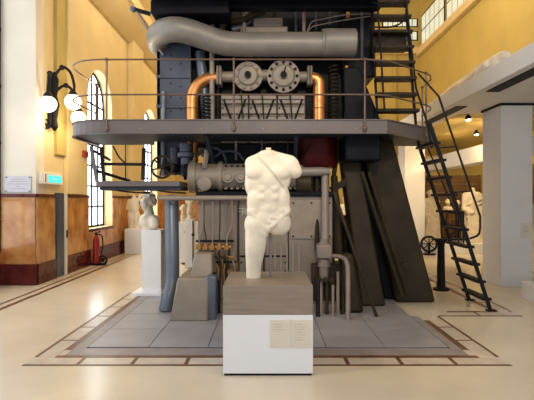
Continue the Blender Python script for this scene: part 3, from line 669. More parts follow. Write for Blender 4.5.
# fittings on top of the main
MB().tube(smooth_path([P(221, 34, 7.0), P(223, 25, 7.0), P(230, 21, 7.0), P(244, 20, 7.0), P(254, 14, 7.0), P(264, 11.5, 7.05)], 6), 0.055, 12).build('oil_feed_pipe', 'engine_brown', eng)
MB().tube(smooth_path([P(232, 30, 7.1), P(242, 27, 7.1), P(250, 20, 7.1), P(256, 8, 7.1)], 6), 0.05, 12).build('oil_feed_pipe', 'engine_blue', eng)
MB().tube([P(246, 2, 7.15), P(246, 26, 7.15)], 0.04, 12).build('oil_feed_pipe', 'steel_blue', eng)
pbox(240, 288, 26, 36, 7.05, 7.3).build('rocker_cover', 'engine_grey', eng, bev=0.02); pbox(253, 283, 17, 27, 7.05, 7.3).build('rocker_cover', 'engine_grey', eng, bev=0.03)
for q in (212.5, 244, 304): MB().tube([P(q, -10, 7.0), P(q, 34, 7.0)], 0.03, 10).build('tie_rod', 'engine_grey', eng)
for dz in (0, 5): MB().tube(smooth_path([P(307, 33-dz*0.2, 7.0), P(312, 27-dz, 7.0), P(324, 24-dz, 7.0), P(345, 20-dz, 7.0), P(378, 15-dz*0.3, 7.0)], 5), 0.010, 8).build('fuel_line', 'engine_grey', eng)
MB().tube([P(348, 2, 7.1), P(348, 18, 7.1)], 0.03, 10).build('copper_riser', 'copper', eng)
for k in range(4): MB().tube(smooth_path([P(183+4*k, 14, 7.0), P(196+2*k, 19+2*k, 7.0), P(208, 24+2*k, 7.0), P(212, 32, 7.0)], 5), 0.010, 7).build('fuel_line', 'engine_brown', eng)
for q, y0, y1, r_ in ((224, 8, 34, 0.025), (275, 6, 20, 0.03), (296, 8, 34, 0.02), (316, 6, 30, 0.02), (330, 6, 26, 0.03), (362, 6, 60, 0.03)):
    MB().tube([P(q, y0, 7.12), P(q, y1, 7.12)], r_, 10).build('push_rod', ('engine_blue', 'engine_brown')[q % 2], eng)
for z_ in (104, 114): MB().tube([P(222, z_, 7.04), P(304, z_, 7.04)], 0.010, 8).build('control_shaft', 'engine_brown', eng)
for q in (241, 262, 290): MB().tube([P(q, 91, 7.02), P(q+2, 119, 7.02)], 0.012, 8).build('control_link', 'engine_brown', eng)
# valve cluster below the deck on the left side
MB().lathe(P(186, 144, 6.9), (0, 0, -1), [(0, 0.1), (0.12, 0.1), (0.14, 0.13), (0.2, 0.13), (0.22, 0.08), (0.5, 0.09)], 16).build('angle_valve', 'steel_blue', eng)
MB().lathe(P(175, 148, 7.0), (0, 0, -1), [(0, 0.07), (0.3, 0.07), (0.32, 0.1), (0.42, 0.1)], 14).build('angle_valve', 'engine_blue', eng)
MB().tube([P(164, 128, 7.15), P(164, 176, 7.15)], 0.06, 12).build('stand_pipe', 'exhaust_paint', eng)
MB().lathe(P(164, 167, 6.5), (0.12, 1, 0), [(0, 0.03), (0.2, 0.03), (0.22, 0.09), (0.5, 0.09)], 12).build('valve_spindle', 'iron', eng)
MB().lathe(P(183, 172, 6.7), (1, 0, 0), [(0, 0.05), (0.02, 0.12), (0.25, 0.12), (0.27, 0.07)], 14).build('valve_chest', 'iron', eng)
hw = MB().ring(P(162, 167, 6.42), (0.1, 1, 0), 0.155, 0.016, 30, 8).build('hand_wheel', 'iron_brown', eng)
for i in range(6):
    c = P(162, 167, 6.42); a = 2*PI*i/6 + 0.3
    MB().tube([c, c + V((0.15*math.cos(a), -0.015*math.cos(a), 0.15*math.sin(a)))], 0.011, 8).build('spoke', 'iron_brown', hw)
MB().lathe(P(162, 167, 6.38), (0.1, 1, 0), [(0, 0.02), (0.02, 0.035), (0.08, 0.035)], 12).build('hub', 'iron_brown', hw)

# stand-alone pipe column with a bent foot
col = MB().tube(smooth_path([P(171.5, 197, 6.5), P(171.5, 212, 6.42), P(172, 245, 6.3), P(172, 280, 6.2), P(169, 296, 6.1), P(166, 311, 6.05)], 6), 0.098, 18).build('cooling_water_pipe', 'steel_blue')
tag(col, 'blue-grey standing water pipe with a bent foot behind the left concrete block', 'pipe')

# ================================================================== GALLERIES AND LADDERS
gal = thing('service_gallery', (0, 6.6, 2.39), 'grey steel gallery deck with rounded end and pipe railing around the engine', 'gallery')
ZT, ZB = 2.567, 2.39
R = 0.55
left = arc((-2.215, 6.55), R, -PI/2, -PI, 8, lambda a, b: (a, b))
outline = [(1.60, 6.0), (2.50, 6.78), (2.58, 7.0), (2.58, 7.55), (1.55, 7.55), (1.45, 6.97), (-1.75, 6.97), (-1.85, 7.4), (-2.765, 7.4)] + left[::-1]
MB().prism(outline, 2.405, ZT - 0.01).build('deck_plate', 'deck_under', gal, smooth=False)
rim_pts = [(-2.765, 7.4)] + left[::-1] + [(1.60, 6.0), (2.50, 6.78), (2.58, 7.0), (2.58, 7.55)]
rm = MB()
for i in range(len(rim_pts)-1):
    (xa, ya), (xb, yb) = rim_pts[i], rim_pts[i+1]
    rm.bar((xa, ya, (ZT+ZB)/2), (xb, yb, (ZT+ZB)/2), 0.02, ZT-ZB)
rm.build('rim', 'deck_paint', gal, smooth=True, angle=50)
lip = MB()
for i in range(len(rim_pts)-1):
    (xa, ya), (xb, yb) = rim_pts[i], rim_pts[i+1]
    lip.bar((xa, ya, ZT), (xb, yb, ZT), 0.05, 0.014); lip.bar((xa, ya, ZB), (xb, yb, ZB), 0.05, 0.014)
lip.build('rim_lip', 'deck_paint', gal, angle=50)
MB().box(1.1, 1.6, 6.3, 7.0, 2.05, 2.45).build('bracket', 'engine_dark', gal, bev=0.03)
for x in (-0.83, 0.4): MB().bar((x, 6.12, 2.40), (x+0.03, 6.9, 2.0), 0.05, 0.07).build('bracket', 'deck_under', gal)
repeat('rim_bolt', MB().lathe((0, 0, 0), (0, -1, 0), [(0, 0.010), (0.012, 0.010)], 6), 'engine_light', gal, [(-2.1 + 0.41*i, 5.988, 2.45) for i in range(10)])
# railing
ZR1, ZR2 = EYE + 140*6.0/F, EYE + 105*6.0/F
posts = [(-2.13, 6.0), (-0.44, 6.0), (1.30, 6.0), (2.34, 6.64), (2.58, 7.5), (-2.765, 7.3)]
for x, y in posts:
    po = MB().tube([(x, y-0.025, ZB+0.05), (x, y-0.025, ZR1)], 0.013, 10).build('railing_post', 'rail', gal)
    MB().lathe((x, y-0.025, ZB+0.02), (0, 0, 1), [(0, 0.02), (0.03, 0.03), (0.06, 0.03), (0.08, 0.018)], 10).build('socket', 'rail', po)
    MB().ball((x, y-0.025, ZR1), 0.024, 10, 6).build('knuckle', 'rail', po)
    MB().ball((x, y-0.025, ZR2), 0.022, 10, 6).build('knuckle', 'rail', po)
rl = [(-2.765, 7.4)] + left[::-1] + [(-1.0, 5.995), (0.5, 5.995), (1.35, 6.0), (1.62, 6.05), (2.30, 6.62), (2.44, 6.76), (2.54, 7.0), (2.58, 7.5)]
for z in (ZR1, ZR2): MB().tube([(x, y-0.02, z) for x, y in rl], 0.0115, 10).build('handrail', 'rail', gal)
# hanging struts and the lower shelf at the rounded end
shf = thing('lower_shelf', (-1.7, 6.7, 1.66), 'narrow hung steel shelf below the rounded gallery end', 'shelf')
zs1, zs0 = P(0, 181, 6.3).z, P(0, 186.5, 6.3).z
MB().box(-2.40, -1.22, 6.3, 6.95, zs0, zs1).build('shelf_frame', 'deck_paint', shf, bev=0.01)
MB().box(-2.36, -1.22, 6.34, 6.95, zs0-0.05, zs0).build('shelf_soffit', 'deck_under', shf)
for a, b, m in (((91, 146), (97, 182), 'deck_paint'), ((101, 147), (104, 181), 'iron')):
    MB().bar(P(*a, 6.34), P(*b, 6.34), 0.045, 0.03, up=(0, 1, 0)).build('hanger', m, shf)
MB().bar(P(144, 148, 6.5), P(143, 180, 6.5), 0.05, 0.04, up=(0, 1, 0)).build('hanger', 'iron_brown', shf)
MB().bar(P(100, 164, 6.36), P(146, 164.5, 6.45), 0.04, 0.04).build('guard_bar', 'iron', shf)
MB().bar(P(92, 150, 6.5), P(110, 160, 6.9), 0.03, 0.03).build('guard_bar', 'iron_brown', shf)
MB().tube(smooth_path([P(113, 146, 6.5), P(119, 157, 6.5), P(125, 163, 6.5)], 4), 0.012, 8).build('guard_bar', 'iron', shf)
MB().tube([P(125.5, 145, 6.6), P(125.5, 181, 6.6)], 0.008, 8).build('guard_bar', 'iron', shf)
MB().tube([P(97, 171, 6.35), P(130, 181, 6.6)], 0.022, 8).build('guard_bar', 'iron', shf)
for a, b in ((108, 150), (150, 186)):
    MB().tube(smooth_path([P(a, 189, 6.4), P((a+b)/2, 192, 6.4), P(b, 193, 6.4)], 4), 0.012, 8).build('under_cable', 'iron_brown', shf)
# upper gallery, mostly above the frame
ug = thing('upper_gallery', (0, 6.4, 4.4), 'black underside of the upper gallery crossing the top of the engine', 'gallery')
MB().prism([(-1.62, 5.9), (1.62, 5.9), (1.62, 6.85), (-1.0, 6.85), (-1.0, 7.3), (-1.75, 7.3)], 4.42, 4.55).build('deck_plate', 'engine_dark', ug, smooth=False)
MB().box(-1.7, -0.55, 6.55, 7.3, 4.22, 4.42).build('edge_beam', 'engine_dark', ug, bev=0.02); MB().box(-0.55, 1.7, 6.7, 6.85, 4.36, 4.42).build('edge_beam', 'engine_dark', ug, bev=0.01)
MB().tube([P(137, 11, 6.75), P(163, 55, 7.05)], 0.02, 8).build('stay_rod', 'exhaust_paint', ug); MB().ball(P(133, 9, 6.75), 0.05, 10, 8).build('rod_joint', 'steel_blue', ug)
MB().bar(P(133, 9, 6.75), P(150, 14, 6.75), 0.05, 0.05).build('rod_bracket', 'iron', ug)

# lower ladder at the open end of the gallery
lad = thing('steep_ladder', (2.9, 6.4, 0), 'steep dark steel ladder from the floor to the gallery deck', 'ladder')
LX = lambda z: 3.02 - 0.324*z
for y in (6.08, 6.72): 
    MB().bar((LX(0), y, 0.0), (LX(2.56 if y < 6.5 else 2.385), y, 2.56 if y < 6.5 else 2.385), 0.03, 0.045, up=(1, 0, 0)).build('stringer', 'iron', lad)
    MB().box(LX(0)-0.05, LX(0)+0.07, y-0.04, y+0.04, 0, 0.02).build('foot_plate', 'iron', lad)
for k in range(10):
    z = 0.16 + 0.235*k; x = LX(z)
    tr = MB().box(x-0.06, x+0.06, 6.06, 6.74, z-0.018, z+0.018).build('tread', 'iron', lad, bev=0.004)
rail_x = 0.24
MB().tube(smooth_path([(LX(0.95)+0.02, 6.06, 0.98), (LX(1.0)+0.16, 6.06, 1.05), (LX(1.2)+rail_x, 6.06, 1.28)], 5) + [(LX(2.9)+rail_x, 6.08, 2.9), (LX(3.3)+0.2, 6.4, 3.3)], 0.014, 10).build('handrail', 'iron', lad)
MB().tube(smooth_path([(LX(0.95)+0.02, 6.74, 0.98), (LX(1.0)+0.14, 6.74, 1.05), (LX(1.2)+0.2, 6.74, 1.28)], 5) + [(LX(2.37)+0.12, 6.74, 2.37)], 0.012, 10).build('handrail', 'iron_brown', lad)
for z in (1.6, 2.2): MB().tube([(LX(z), 6.06, z), (LX(z)+rail_x, 6.06, z+0.02)], 0.01, 8).build('rail_strut', 'iron', lad)

# upper ladder standing on the gallery
ul = thing('upper_ladder', P(395, 118, 6.7), 'dark wooden-treaded ladder from gallery deck up past the exhaust pipe', 'ladder')
b0, b1, t0, t1 = P(378, 118.8, 6.55), P(416, 118.8, 6.55), P(370, -14, 7.0), P(404, -14, 7.0)
b0.z = b1.z = ZT
MB().bar(b0, t0, 0.025, 0.05, up=(0, 1, 0)).build('stringer', 'iron', ul); MB().bar(b1, t1, 0.025, 0.05, up=(0, 1, 0)).build('stringer', 'iron', ul)
MB().tube([b0 + V((0.03, -0.25, 0.2)), t0 + V((0.03, -0.25, 0))], 0.014, 8).build('handrail', 'iron', ul)
MB().tube([P(432, 148, 6.5), P(427, 122, 6.5), P(416, 88, 6.6), P(406, 0, 6.75), P(404, -14, 6.8)], 0.016, 8).build('handrail', 'iron', ul)
for k in range(9):
    t = 0.10 + k*0.1085; a = b0.lerp(t0, t); b = b1.lerp(t1, t)
    MB().box(a.x-0.01, b.x+0.03, a.y-0.14, a.y+0.06, a.z-0.022, a.z+0.022).build('tread', 'iron_brown', ul, bev=0.004)
lb_ = P(372, 50, 6.85); lt_ = P(407, 35, 6.85)
MB().box(lb_.x, lt_.x, 6.85, 7.0, lb_.z, lt_.z).build('kick_board', 'iron_brown', ul, bev=0.01)
for a in (((371, 27), (390, 27), (402, 22), (407, 10)), ((371, 2), (385, 5), (398, 3), (404, -5))):
    MB().tube(smooth_path([P(*q, 6.6) for q in a], 5), 0.013, 8).build('grab_rail', 'iron', ul)

# barrier post beside the ladder
bp_ = thing('barrier_post', P(441, 290, 7.5), 'short dark iron post with flat top standing behind the ladder', 'post')
c = P(441, 290, 7.5)
MB().lathe((c.x, 7.5, 0), (0, 0, 1), [(0, 0.13), (0.03, 0.13), (0.05, 0.075), (0.12, 0.07), (0.75, 0.055), (0.8, 0.08), (0.83, 0.09)], 18).build('shaft', 'iron', bp_)
MB().box(c.x-0.14, c.x+0.42, 7.42, 7.56, 0.83, 0.86).build('top_plate', 'iron', bp_, bev=0.005)

# ================================================================== THINGS ON THE LEFT
# wall lamp with three globes
wlp = thing('wall_lamp', (XL, 8.5, 2.9), 'wrought-iron wall lamp with three lit opal globes on curved arms', 'lamp')
zA, zB = P(0, 131, 8.45).z, P(0, 72, 8.45).z
MB().box(XL, XL+0.07, 8.35, 8.55, zA+0.1, zB-0.1).lathe((XL+0.09, 8.45, zA), (0, 0, 1), [(0, 0.02), (0.08, 0.07), (0.2, 0.05), (0.5, 0.09), (0.65, 0.05), (0.95, 0.08), (zB-zA, 0.03)], 10).build('back_plate', 'iron', wlp, bev=0.01)
MB().tube([P(49, 128, 8.3), P(44, 122, 8.3), P(42, 112, 8.3)], 0.025, 8).build('scroll', 'iron', wlp); MB().ring(P(46, 124, 8.3), (0, 1, 0), 0.08, 0.02, 18, 6).build('scroll', 'iron', wlp)
arms = [([(47, 112, 8.3), (47.5, 95, 8.15), (49.5, 76, 8.05), (49.8, 73.5, 8.02)], (48, 104, 7.85), 0.145),
        ([(49, 100, 8.35), (53, 80, 8.4), (62, 67.5, 8.4), (70, 72, 8.4), (74, 84, 8.4), (74, 93, 8.4)], (73, 102, 8.4), 0.150),
        ([(52, 108, 8.45), (56, 92, 8.6), (66, 85.5, 8.7), (74, 93, 8.75), (78.5, 106, 8.8)], (78.5, 118, 8.8), 0.140)]
for k, (pp, g, r) in enumerate(arms):
    path = smooth_path([P(*q) for q in pp], 6)
    if k == 0: path = smooth_path([P(*q) for q in pp] + [P(49, 78, 7.9), P(48.3, 96, 7.86)], 6)
    MB().tube(path, 0.026 if k else 0.03, 8).build('arm', 'iron', wlp)
    MB().ball(P(*pp[3 if k == 0 else 2]), 0.05, 10, 8).build('finial', 'iron', wlp)
    MB().lathe(P(*g) + V((0, 0, r*0.8)), (0, 0, 1), [(0, 0.085), (0.05, 0.07), (0.1, 0.03)], 12).build('gallery_cap', 'iron', wlp)
    MB().ball(P(*g), r, 22, 14).build('globe', 'globe', wlp)
    lamp('globe_light', 'POINT', P(*g) + V((0.3, -0.1, -0.1)), 14, WARM, size=0.12)
# sign, plaque, red box
sg = thing('exit_sign', (XL+0.02, 8.4, 1.8), 'white and teal illuminated emergency exit sign on the yellow wall', 'sign')
za, zb = P(0, 184, 8.3).z, P(0, 172.5, 8.3).z
MB().box(XL, XL+0.06, 8.02, 8.86, za, zb).build('housing', 'sign_white', sg, bev=0.006)
MB().box(XL+0.06, XL+0.064, 8.28, 8.80, za+0.035, zb-0.05).build('lit_panel', 'sign_teal', sg)
MB().box(XL+0.064, XL+0.066, 8.42, 8.60, (za+zb)/2-0.012, (za+zb)/2+0.005).build('arrow_bar', 'sign_white', sg)
MB().box(XL+0.06, XL+0.063, 8.16, 8.19, za+0.03, zb-0.03).build('divider', 'red_marble', sg)
pq = thing('wall_plaque', P(18, 192, YJ), 'pale grey engraved plaque with four screws on the cream jamb', 'plaque')
a, b = P(5, 192.5, YJ-0.02), P(31, 176, YJ-0.02)
MB().box(a.x, b.x, YJ-0.02, YJ, a.z, b.z).build('plate', 'plaque', pq, bev=0.004)
for i, (u, v) in enumerate(((0.25, 0.75), (0.15, 0.85), (0.1, 0.9), (0.42, 0.58), (0.25, 0.8))):
    z = b.z - 0.06 - i*0.042; MB().box(a.x+(b.x-a.x)*u, a.x+(b.x-a.x)*v, YJ-0.0215, YJ-0.0195, z, z+0.008).build('engraved_line', 'print', pq)
repeat('screw', MB().lathe((0, 0, 0), (0, -1, 0), [(0, 0.012), (0.008, 0.012), (0.01, 0.006)], 8), 'iron', pq, [(x, YJ-0.02, z) for x in (a.x+0.025, b.x-0.025) for z in (a.z+0.025, b.z-0.025)])
rb = P(81.5, 154, 9.8)
al = thing('alarm_box', (XL+0.1, 9.9, 2.4), 'small red alarm box on the yellow pilaster', 'alarm box')
MB().box(XL+0.10, XL+0.15, 9.68, 9.92, 2.43, 2.57).build('case', 'extinguisher_red', al, bev=0.008); MB().box(XL+0.15, XL+0.155, 9.76, 9.84, 2.47, 2.53).build('window', 'red_marble', al)
# dark blue glazed door panel in the recess and its pale post
dp = thing('door_1', (XL, 8.82, 0), 'narrow dark blue glossy door leaf in the marble wainscot', 'door', kind='structure')
MB().box(XL, XL+0.05, 8.64, 8.95, 0.02, 1.64).build('leaf', 'dark_blue', dp, bev=0.01); MB().box(XL, XL+0.08, 8.95, 9.03, 0.0, 1.62).build('jamb', 'plaster_white', dp, bev=0.01)
MB().box(XL+0.08, XL+0.10, 8.97, 9.0, 0.75, 0.9).build('lock_plate', 'iron', dp)
# extinguisher on a small trolley
fx = thing('fire_extinguisher', (-3.93, 10.35, 0), 'red fire extinguisher on a wheeled stand under the arched window', 'extinguisher')
MB().lathe((-3.93, 10.35, 0.05), (0, 0, 1), [(0, 0.06), (0.02, 0.075), (0.52, 0.075), (0.6, 0.045), (0.64, 0.03)], 18).build('cylinder', 'extinguisher_red', fx)
MB().lathe((-3.93, 10.35, 0.69), (0, 0, 1), [(0, 0.03), (0.06, 0.03), (0.07, 0.015)], 10).bar((-3.93, 10.35, 0.74), (-3.82, 10.35, 0.78), 0.02, 0.02).build('valve', 'iron', fx)
MB().tube(smooth_path([(-3.93, 10.33, 0.72), (-3.78, 10.3, 0.68), (-3.76, 10.3, 0.45), (-3.80, 10.3, 0.25)], 6), 0.016, 8).build('hose', 'black', fx)
MB().ring((-3.78, 10.36, 0.12), (0, 1, 0), 0.09, 0.025, 20, 8).build('wheel', 'black', fx); MB().lathe((-3.78, 10.38, 0.12), (0, -1, 0), [(0, 0.05), (0.04, 0.05)], 12).build('wheel_hub', 'iron', fx)
MB().box(-4.02, -3.72, 10.3, 10.45, 0, 0.05).build('stand', 'iron', fx)

# pedestals and busts
def pedestal(name, px0, px1, d, depth, ytop, label, plate=0.0, group=None):
    a = (px0-CX)*d/F; b = (px1-CX)*d/F; z = P(0, ytop, d).z
    t = thing(name, ((a+b)/2, d+depth/2, 0), label, 'pedestal', group)
    if plate:
        MB().box(a-plate, b+plate*0.2, d-0.1, d+depth+0.05, 0, 0.05).build('base_plate', 'pedestal_white', t, bev=0.005)
    MB().box(a, b, d, d+depth, 0.05 if plate else 0.0, z).build('shaft', 'pedestal_white', t, bev=0.006)
    return (a+b)/2, d+depth/2, z
def bust(name, x, y, z, s, ang, label, m='marble', shoulders=True, group=None):
    """a carved head on shoulders, s = total height; face along ang"""
    t = thing(name, (x, y, z), label, 'bust', group)
    f = V((math.cos(ang), math.sin(ang), 0)); sd = V((-f.y, f.x, 0)); o = V((x, y, z)); up = V((0, 0, 1))
    q = lambda a, b, c: o + (f*a + sd*b + up*c)*s
    h = 0.74
    e = lambda a, b, c, r: ('e', q(a, b, c), (r*s,)*3)
    bl = [('c', q(-0.02, 0, 0.33), 0.14*s, q(0.03, 0, 0.6), 0.125*s), e(0.0, 0, h+0.04, 0.185), e(0.07, 0, h-0.03, 0.15), e(0.11, 0, h-0.12, 0.095),
          e(0.225, 0, h-0.02, 0.028), e(0.245, 0, h-0.055, 0.034), e(0.20, 0, h-0.125, 0.042), e(0.17, 0, h-0.175, 0.05),
          e(0.19, 0.065, h+0.035, 0.042), e(0.19, -0.065, h+0.035, 0.042), e(0.16, 0.08, h-0.07, 0.06), e(0.16, -0.08, h-0.07, 0.06),
          e(0.02, 0.18, h-0.03, 0.04), e(0.02, -0.18, h-0.03, 0.04)]
    if shoulders:
        bl += [('c', q(0, 0.25, 0.27), 0.135*s, q(0, -0.25, 0.27), 0.135*s), ('e', q(0.03, 0, 0.2), (0.23*s, 0.23*s, 0.22*s)), ('e', q(0.0, 0, 0.06), (0.2*s, 0.2*s, 0.14*s)),
               e(0, 0.28, 0.14, 0.13), e(0, -0.28, 0.14, 0.13), e(0.13, 0.11, 0.2, 0.1), e(0.13, -0.11, 0.2, 0.1)]
    else: bl += [('e', q(0, 0, 0.25), (0.17*s, 0.17*s, 0.2*s)), ('e', q(0, 0, 0.06), (0.16*s, 0.16*s, 0.1*s))]
    sculpt('body', bl, m, t, voxel=0.018*s/0.6, smooth_it=3, cut_z=z)
    hr = []
    random.seed(int(s*1000))
    for i in range(80):
        th = random.uniform(0, 2*PI); ph = random.uniform(-0.65, PI/2)
        d = V((math.cos(th)*math.cos(ph), math.sin(th)*math.cos(ph), math.sin(ph)))
        if d.x > 0.35 and d.z < 0.5: continue
        hr.append(('e', q(d.x*0.18, d.y*0.18, h+0.04 + d.z*0.175), (0.05*s,)*3))
    sculpt('hair', hr, m, t, voxel=0.016*s/0.6, smooth_it=1)
    return t
x, y, z = pedestal('pedestal', 141.5, 161, 7.1, 0.34, 230, 'tall slim white pedestal with base plate beside the blue-grey pipe', 0.13)
bust('marble_bust', x-0.08, y, z, 0.60, PI*1.25, 'curly-haired marble bust on the tall slim white pedestal')
x, y, z = pedestal('pedestal', 124.5, 147, 12.5, 0.6, 229, 'low wide white pedestal near the orange marble wall')
x -= 0.12
bl = [('c', (x-0.08, y, z-0.1), 0.085, (x-0.09, y, z+0.38), 0.12), ('c', (x+0.10, y-0.03, z-0.1), 0.08, (x+0.05, y, z+0.38), 0.115), ('e', (x-0.02, y, z+0.6), (0.155, 0.11, 0.24)), ('c', (x-0.15, y, z+0.78), 0.06, (x+0.12, y, z+0.82), 0.06),
      ('c', (x-0.17, y, z+0.76), 0.055, (x-0.2, y-0.03, z+0.55), 0.045), ('c', (x+0.12, y, z+0.82), 0.055, (x+0.2, y-0.05, z+0.95), 0.045), ('e', (x-0.02, y, z+0.9), (0.06, 0.06, 0.06))]
tt = thing('marble_torso', (x, y, z), 'small headless marble figure on the low wide white pedestal', 'statue'); sculpt('body', bl, 'marble', tt, voxel=0.025, cut_z=z)
for k, (p0_, p1_, d, hx, hy) in enumerate(((180.5, 185, 10.8, 184.5, 0.62), (187, 192, 10.0, 190, 0.62), (193, 197, 11.4, 195, 0.5))):
    x, y, z = pedestal('display_pedestal', p0_-2, p1_+1, d, 0.3, (222, 219, 222)[k], ['narrow white pedestal seen right beside the blue-grey pipe', 'narrow white pedestal between its two twins behind the engine', 'narrow white pedestal closest to the engine panel edge'][k], 0, 'narrow pedestals behind the engine')
    if k < 2: bust('portrait_head', x, y, z, (0.42, 0.50)[k], -PI/2 + 0.3*k, ['small brownish portrait head seen right beside the blue-grey pipe', 'taller pale portrait head close to the engine panel edge'][k], 'marble_dull', False, 'portrait heads')
    # dark metal stanchion between the pedestals
    if k < 2: tag(MB().tube([(x+0.13, y-0.4, 0), (x+0.13, y-0.4, 1.05)], 0.015, 8).lathe((x+0.13, y-0.4, 0), (0, 0, 1), [(0, 0.1), (0.02, 0.1), (0.03, 0.02)], 14).lathe((x+0.13, y-0.4, 0.72), (0, 0, 1), [(0, 0.03), (0.05, 0.03)], 10).build('stanchion', 'iron'), ['thin dark stanchion next to the brownish portrait head pedestal', 'thin dark stanchion next to the pale portrait head pedestal'][k], 'stanchion', 'stanchions behind the engine')

# ================================================================== THINGS ON THE RIGHT
lp = struct(MB().box(4.42, 6.3, 12.55, 14.0, 0, 0.28).build('statue_platform', 'white_paint', bev=0.01), 'low white platform carrying the statues behind the ladder', 'platform')
lp['kind'] = 'thing'
bpy.data.objects['statue_platform'].data.transform(Matrix.Identity(4))
def draped(name, x, y, z, h, label, m, lean=0.0, head=True, arm=True, group=None):
    t = thing(name, (x, y, z), label, 'statue', group); bl = []
    q = lambda a, b, c: V((x + (a + lean*c)*h, y + b*h, z + c*h))
    bl += [('c', q(-0.05, 0, -0.05), 0.12*h, q(-0.03, 0, 0.45), 0.105*h), ('c', q(0.06, -0.03, -0.05), 0.11*h, q(0.04, 0, 0.45), 0.10*h), ('c', q(0, 0, 0.45), 0.115*h, q(0, 0, 0.74), 0.105*h),
           ('c', q(-0.09, 0, 0.79), 0.06*h, q(0.09, 0, 0.79), 0.06*h), ('c', q(0, 0, 0.8), 0.045*h, q(0, -0.01, 0.88), 0.04*h),
           ('c', q(-0.12, 0, 0.78), 0.05*h, q(-0.15, -0.04, 0.56), 0.042*h), ('c', q(-0.15, -0.04, 0.56), 0.042*h, q(-0.05, -0.12, 0.5), 0.035*h)]
    if arm: bl += [('c', q(0.12, 0, 0.78), 0.05*h, q(0.15, -0.03, 0.58), 0.042*h)]
    if head: bl += [('e', q(0, -0.015, 0.93), (0.058*h, 0.066*h, 0.075*h)), ('e', q(0, -0.08, 0.92), (0.014*h,)*3), ('e', q(0, 0.03, 0.96), (0.065*h, 0.06*h, 0.05*h))]
    for i in range(9):      # folds of the drapery
        a = -0.14 + i*0.035; bl.append(('c', q(a, -0.09 - 0.03*math.cos(a*9), -0.02), 0.022*h, q(a*0.6 + 0.03*math.sin(i), -0.095, 0.5 + 0.04*(i % 3)), 0.016*h))
    for i in range(4): bl.append(('c', q(-0.12, -0.09, 0.42 + i*0.07), 0.018*h, q(0.12, -0.09, 0.52 + i*0.07), 0.018*h))
    sculpt('body', bl, m, t, voxel=0.014*h, smooth_it=2, cut_z=z)
    return t
sx = lambda px, d: (px-CX)*d/F
draped('draped_statue', sx(472, 12.9), 12.95, 0.28, 1.72, 'large pale draped statue between the ladder handrail and white column', 'marble', 0.02, False)
draped('draped_statue', sx(432, 12.9), 13.0, 0.28, 1.5, 'ochre-toned draped statue beside the dark engine leg', 'marble_dull', 0.0, True)
tb = thing('display_cart', (sx(450, 12.8), 12.9, 0.28), 'black wire cart carrying small busts behind the ladder', 'cart')
xc = sx(453, 12.8)
for x in (xc-0.24, xc+0.24):
    for y in (12.66, 13.0): MB().box(x-0.015, x+0.015, y-0.015, y+0.015, 0.28, 1.16).build('upright', 'iron', tb)
for z in (0.4, 0.78, 1.14): MB().box(xc-0.26, xc+0.26, 12.64, 13.02, z, z+0.03).build('shelf', 'iron', tb)
for i in range(5): MB().box(xc-0.2+i*0.1, xc-0.19+i*0.1, 12.645, 12.655, 0.43, 1.14).build('wire', 'iron', tb)
wh = MB().ring((sx(429, 12.3), 12.3, 0.6), (0.3, 1, 0), 0.24, 0.03, 24, 8).build('spoked_wheel', 'iron')
for k in range(2):
    bust('small_bust', xc-0.13+0.27*k, 12.83, 1.17, 0.36-0.03*k, -PI/2-0.3, ['small yellowish bust on the cart, the taller one', 'small yellowish bust on the cart, the shorter one'][k], 'marble_dull', k == 0, 'busts on the cart')
tag(wh, 'dark spoked wheel leaning beside the ochre draped statue', 'wheel')
bpy.data.objects.remove(wh)
wr = thing('spoked_wheel', (sx(429, 12.3), 12.3, 0), 'dark spoked wheel standing beside the ochre draped statue', 'wheel')
wc = V((sx(429, 12.3), 12.3, 0.30)); MB().ring(wc, (0.3, 1, 0), 0.2, 0.03, 24, 8).build('tyre', 'iron', wr)
for i in range(8):
    a = PI*i/4; MB().tube([wc, wc + V((0.2*math.cos(a), -0.06*math.cos(a), 0.2*math.sin(a)))], 0.014, 6).build('spoke', 'iron', wr)
MB().bar(wc, (wc.x, wc.y, 0.0), 0.05, 0.05).box(wc.x-0.15, wc.x+0.15, wc.y-0.1, wc.y+0.1, 0, 0.03).build('stand', 'iron', wr)
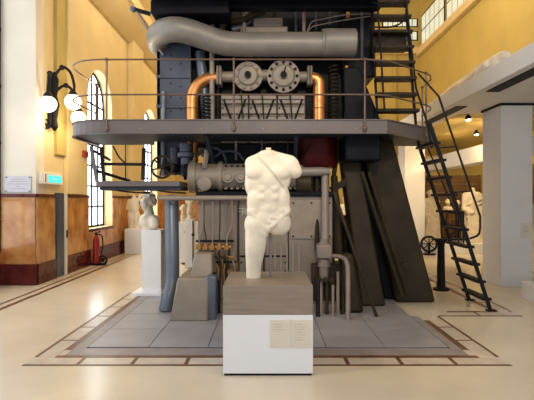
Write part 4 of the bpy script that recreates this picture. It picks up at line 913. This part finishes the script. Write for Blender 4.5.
# statues glimpsed through the gap by the engine legs
draped('draped_statue', sx(346, 13.5), 13.5, 0.0, 1.62, 'warmly lit statue glimpsed between crankcase and engine legs', 'marble', 0.0, True)
# label card on the column, low plinth at the picture edge with its statue
lc = thing('label_card', P(526, 238, 7.755), 'cream label card on the square white column', 'card')
a, b = P(521, 238, 7.755), P(531, 223, 7.755)
MB().box(a.x, b.x, 7.752, 7.759, a.z, b.z).build('sheet', 'card', lc)
for i in range(3): MB().box(a.x+0.03, b.x-0.05, 7.7505, 7.7525, b.z-0.07-i*0.04, b.z-0.06-i*0.04).build('printed_line', 'card_print', lc)
x, y, z = 3.9, 5.9, 0.26
pl = tag(MB().box(x, x+1.3, y, y+1.0, 0, z).build('low_plinth', 'pedestal_white', bev=0.008), 'low white plinth cut by the picture edge near the column', 'plinth')
draped('draped_statue', sx(541, 9.6), 9.6, 0.0, 1.68, 'ochre statue just showing past the white column at the picture edge', 'marble_dull', 0.0, True)
# reclining figure on the mezzanine edge
rf = thing('reclining_statue', (3.6, 8.2, 3.43), 'cream reclining marble figure lying along the mezzanine edge', 'statue')
q = lambda d, dx, dz: V((3.5 + dx, d, 3.43 + dz))
bl = [('c', q(6.9, 0.05, 0.16), 0.15, q(7.5, 0.05, 0.14), 0.17), ('c', q(7.5, 0.05, 0.12), 0.16, q(8.3, 0.0, 0.12), 0.12), ('c', q(8.3, 0.0, 0.12), 0.12, q(9.2, 0.0, 0.08), 0.08),
      ('c', q(7.5, 0.18, 0.12), 0.14, q(8.2, 0.2, 0.22), 0.11), ('c', q(8.2, 0.2, 0.22), 0.11, q(8.9, 0.2, 0.08), 0.07), ('e', q(6.85, 0.08, 0.22), (0.12, 0.2, 0.11)), ('c', q(6.95, -0.12, 0.15), 0.06, q(7.2, -0.15, 0.04), 0.05)]
for i in range(10): bl.append(('c', q(7.3+i*0.17, -0.1, 0.02), 0.035, q(7.35+i*0.17, 0.1, 0.26-0.015*i), 0.03))
sculpt('body', bl, 'marble', rf, voxel=0.022, smooth_it=2, cut_z=3.432)
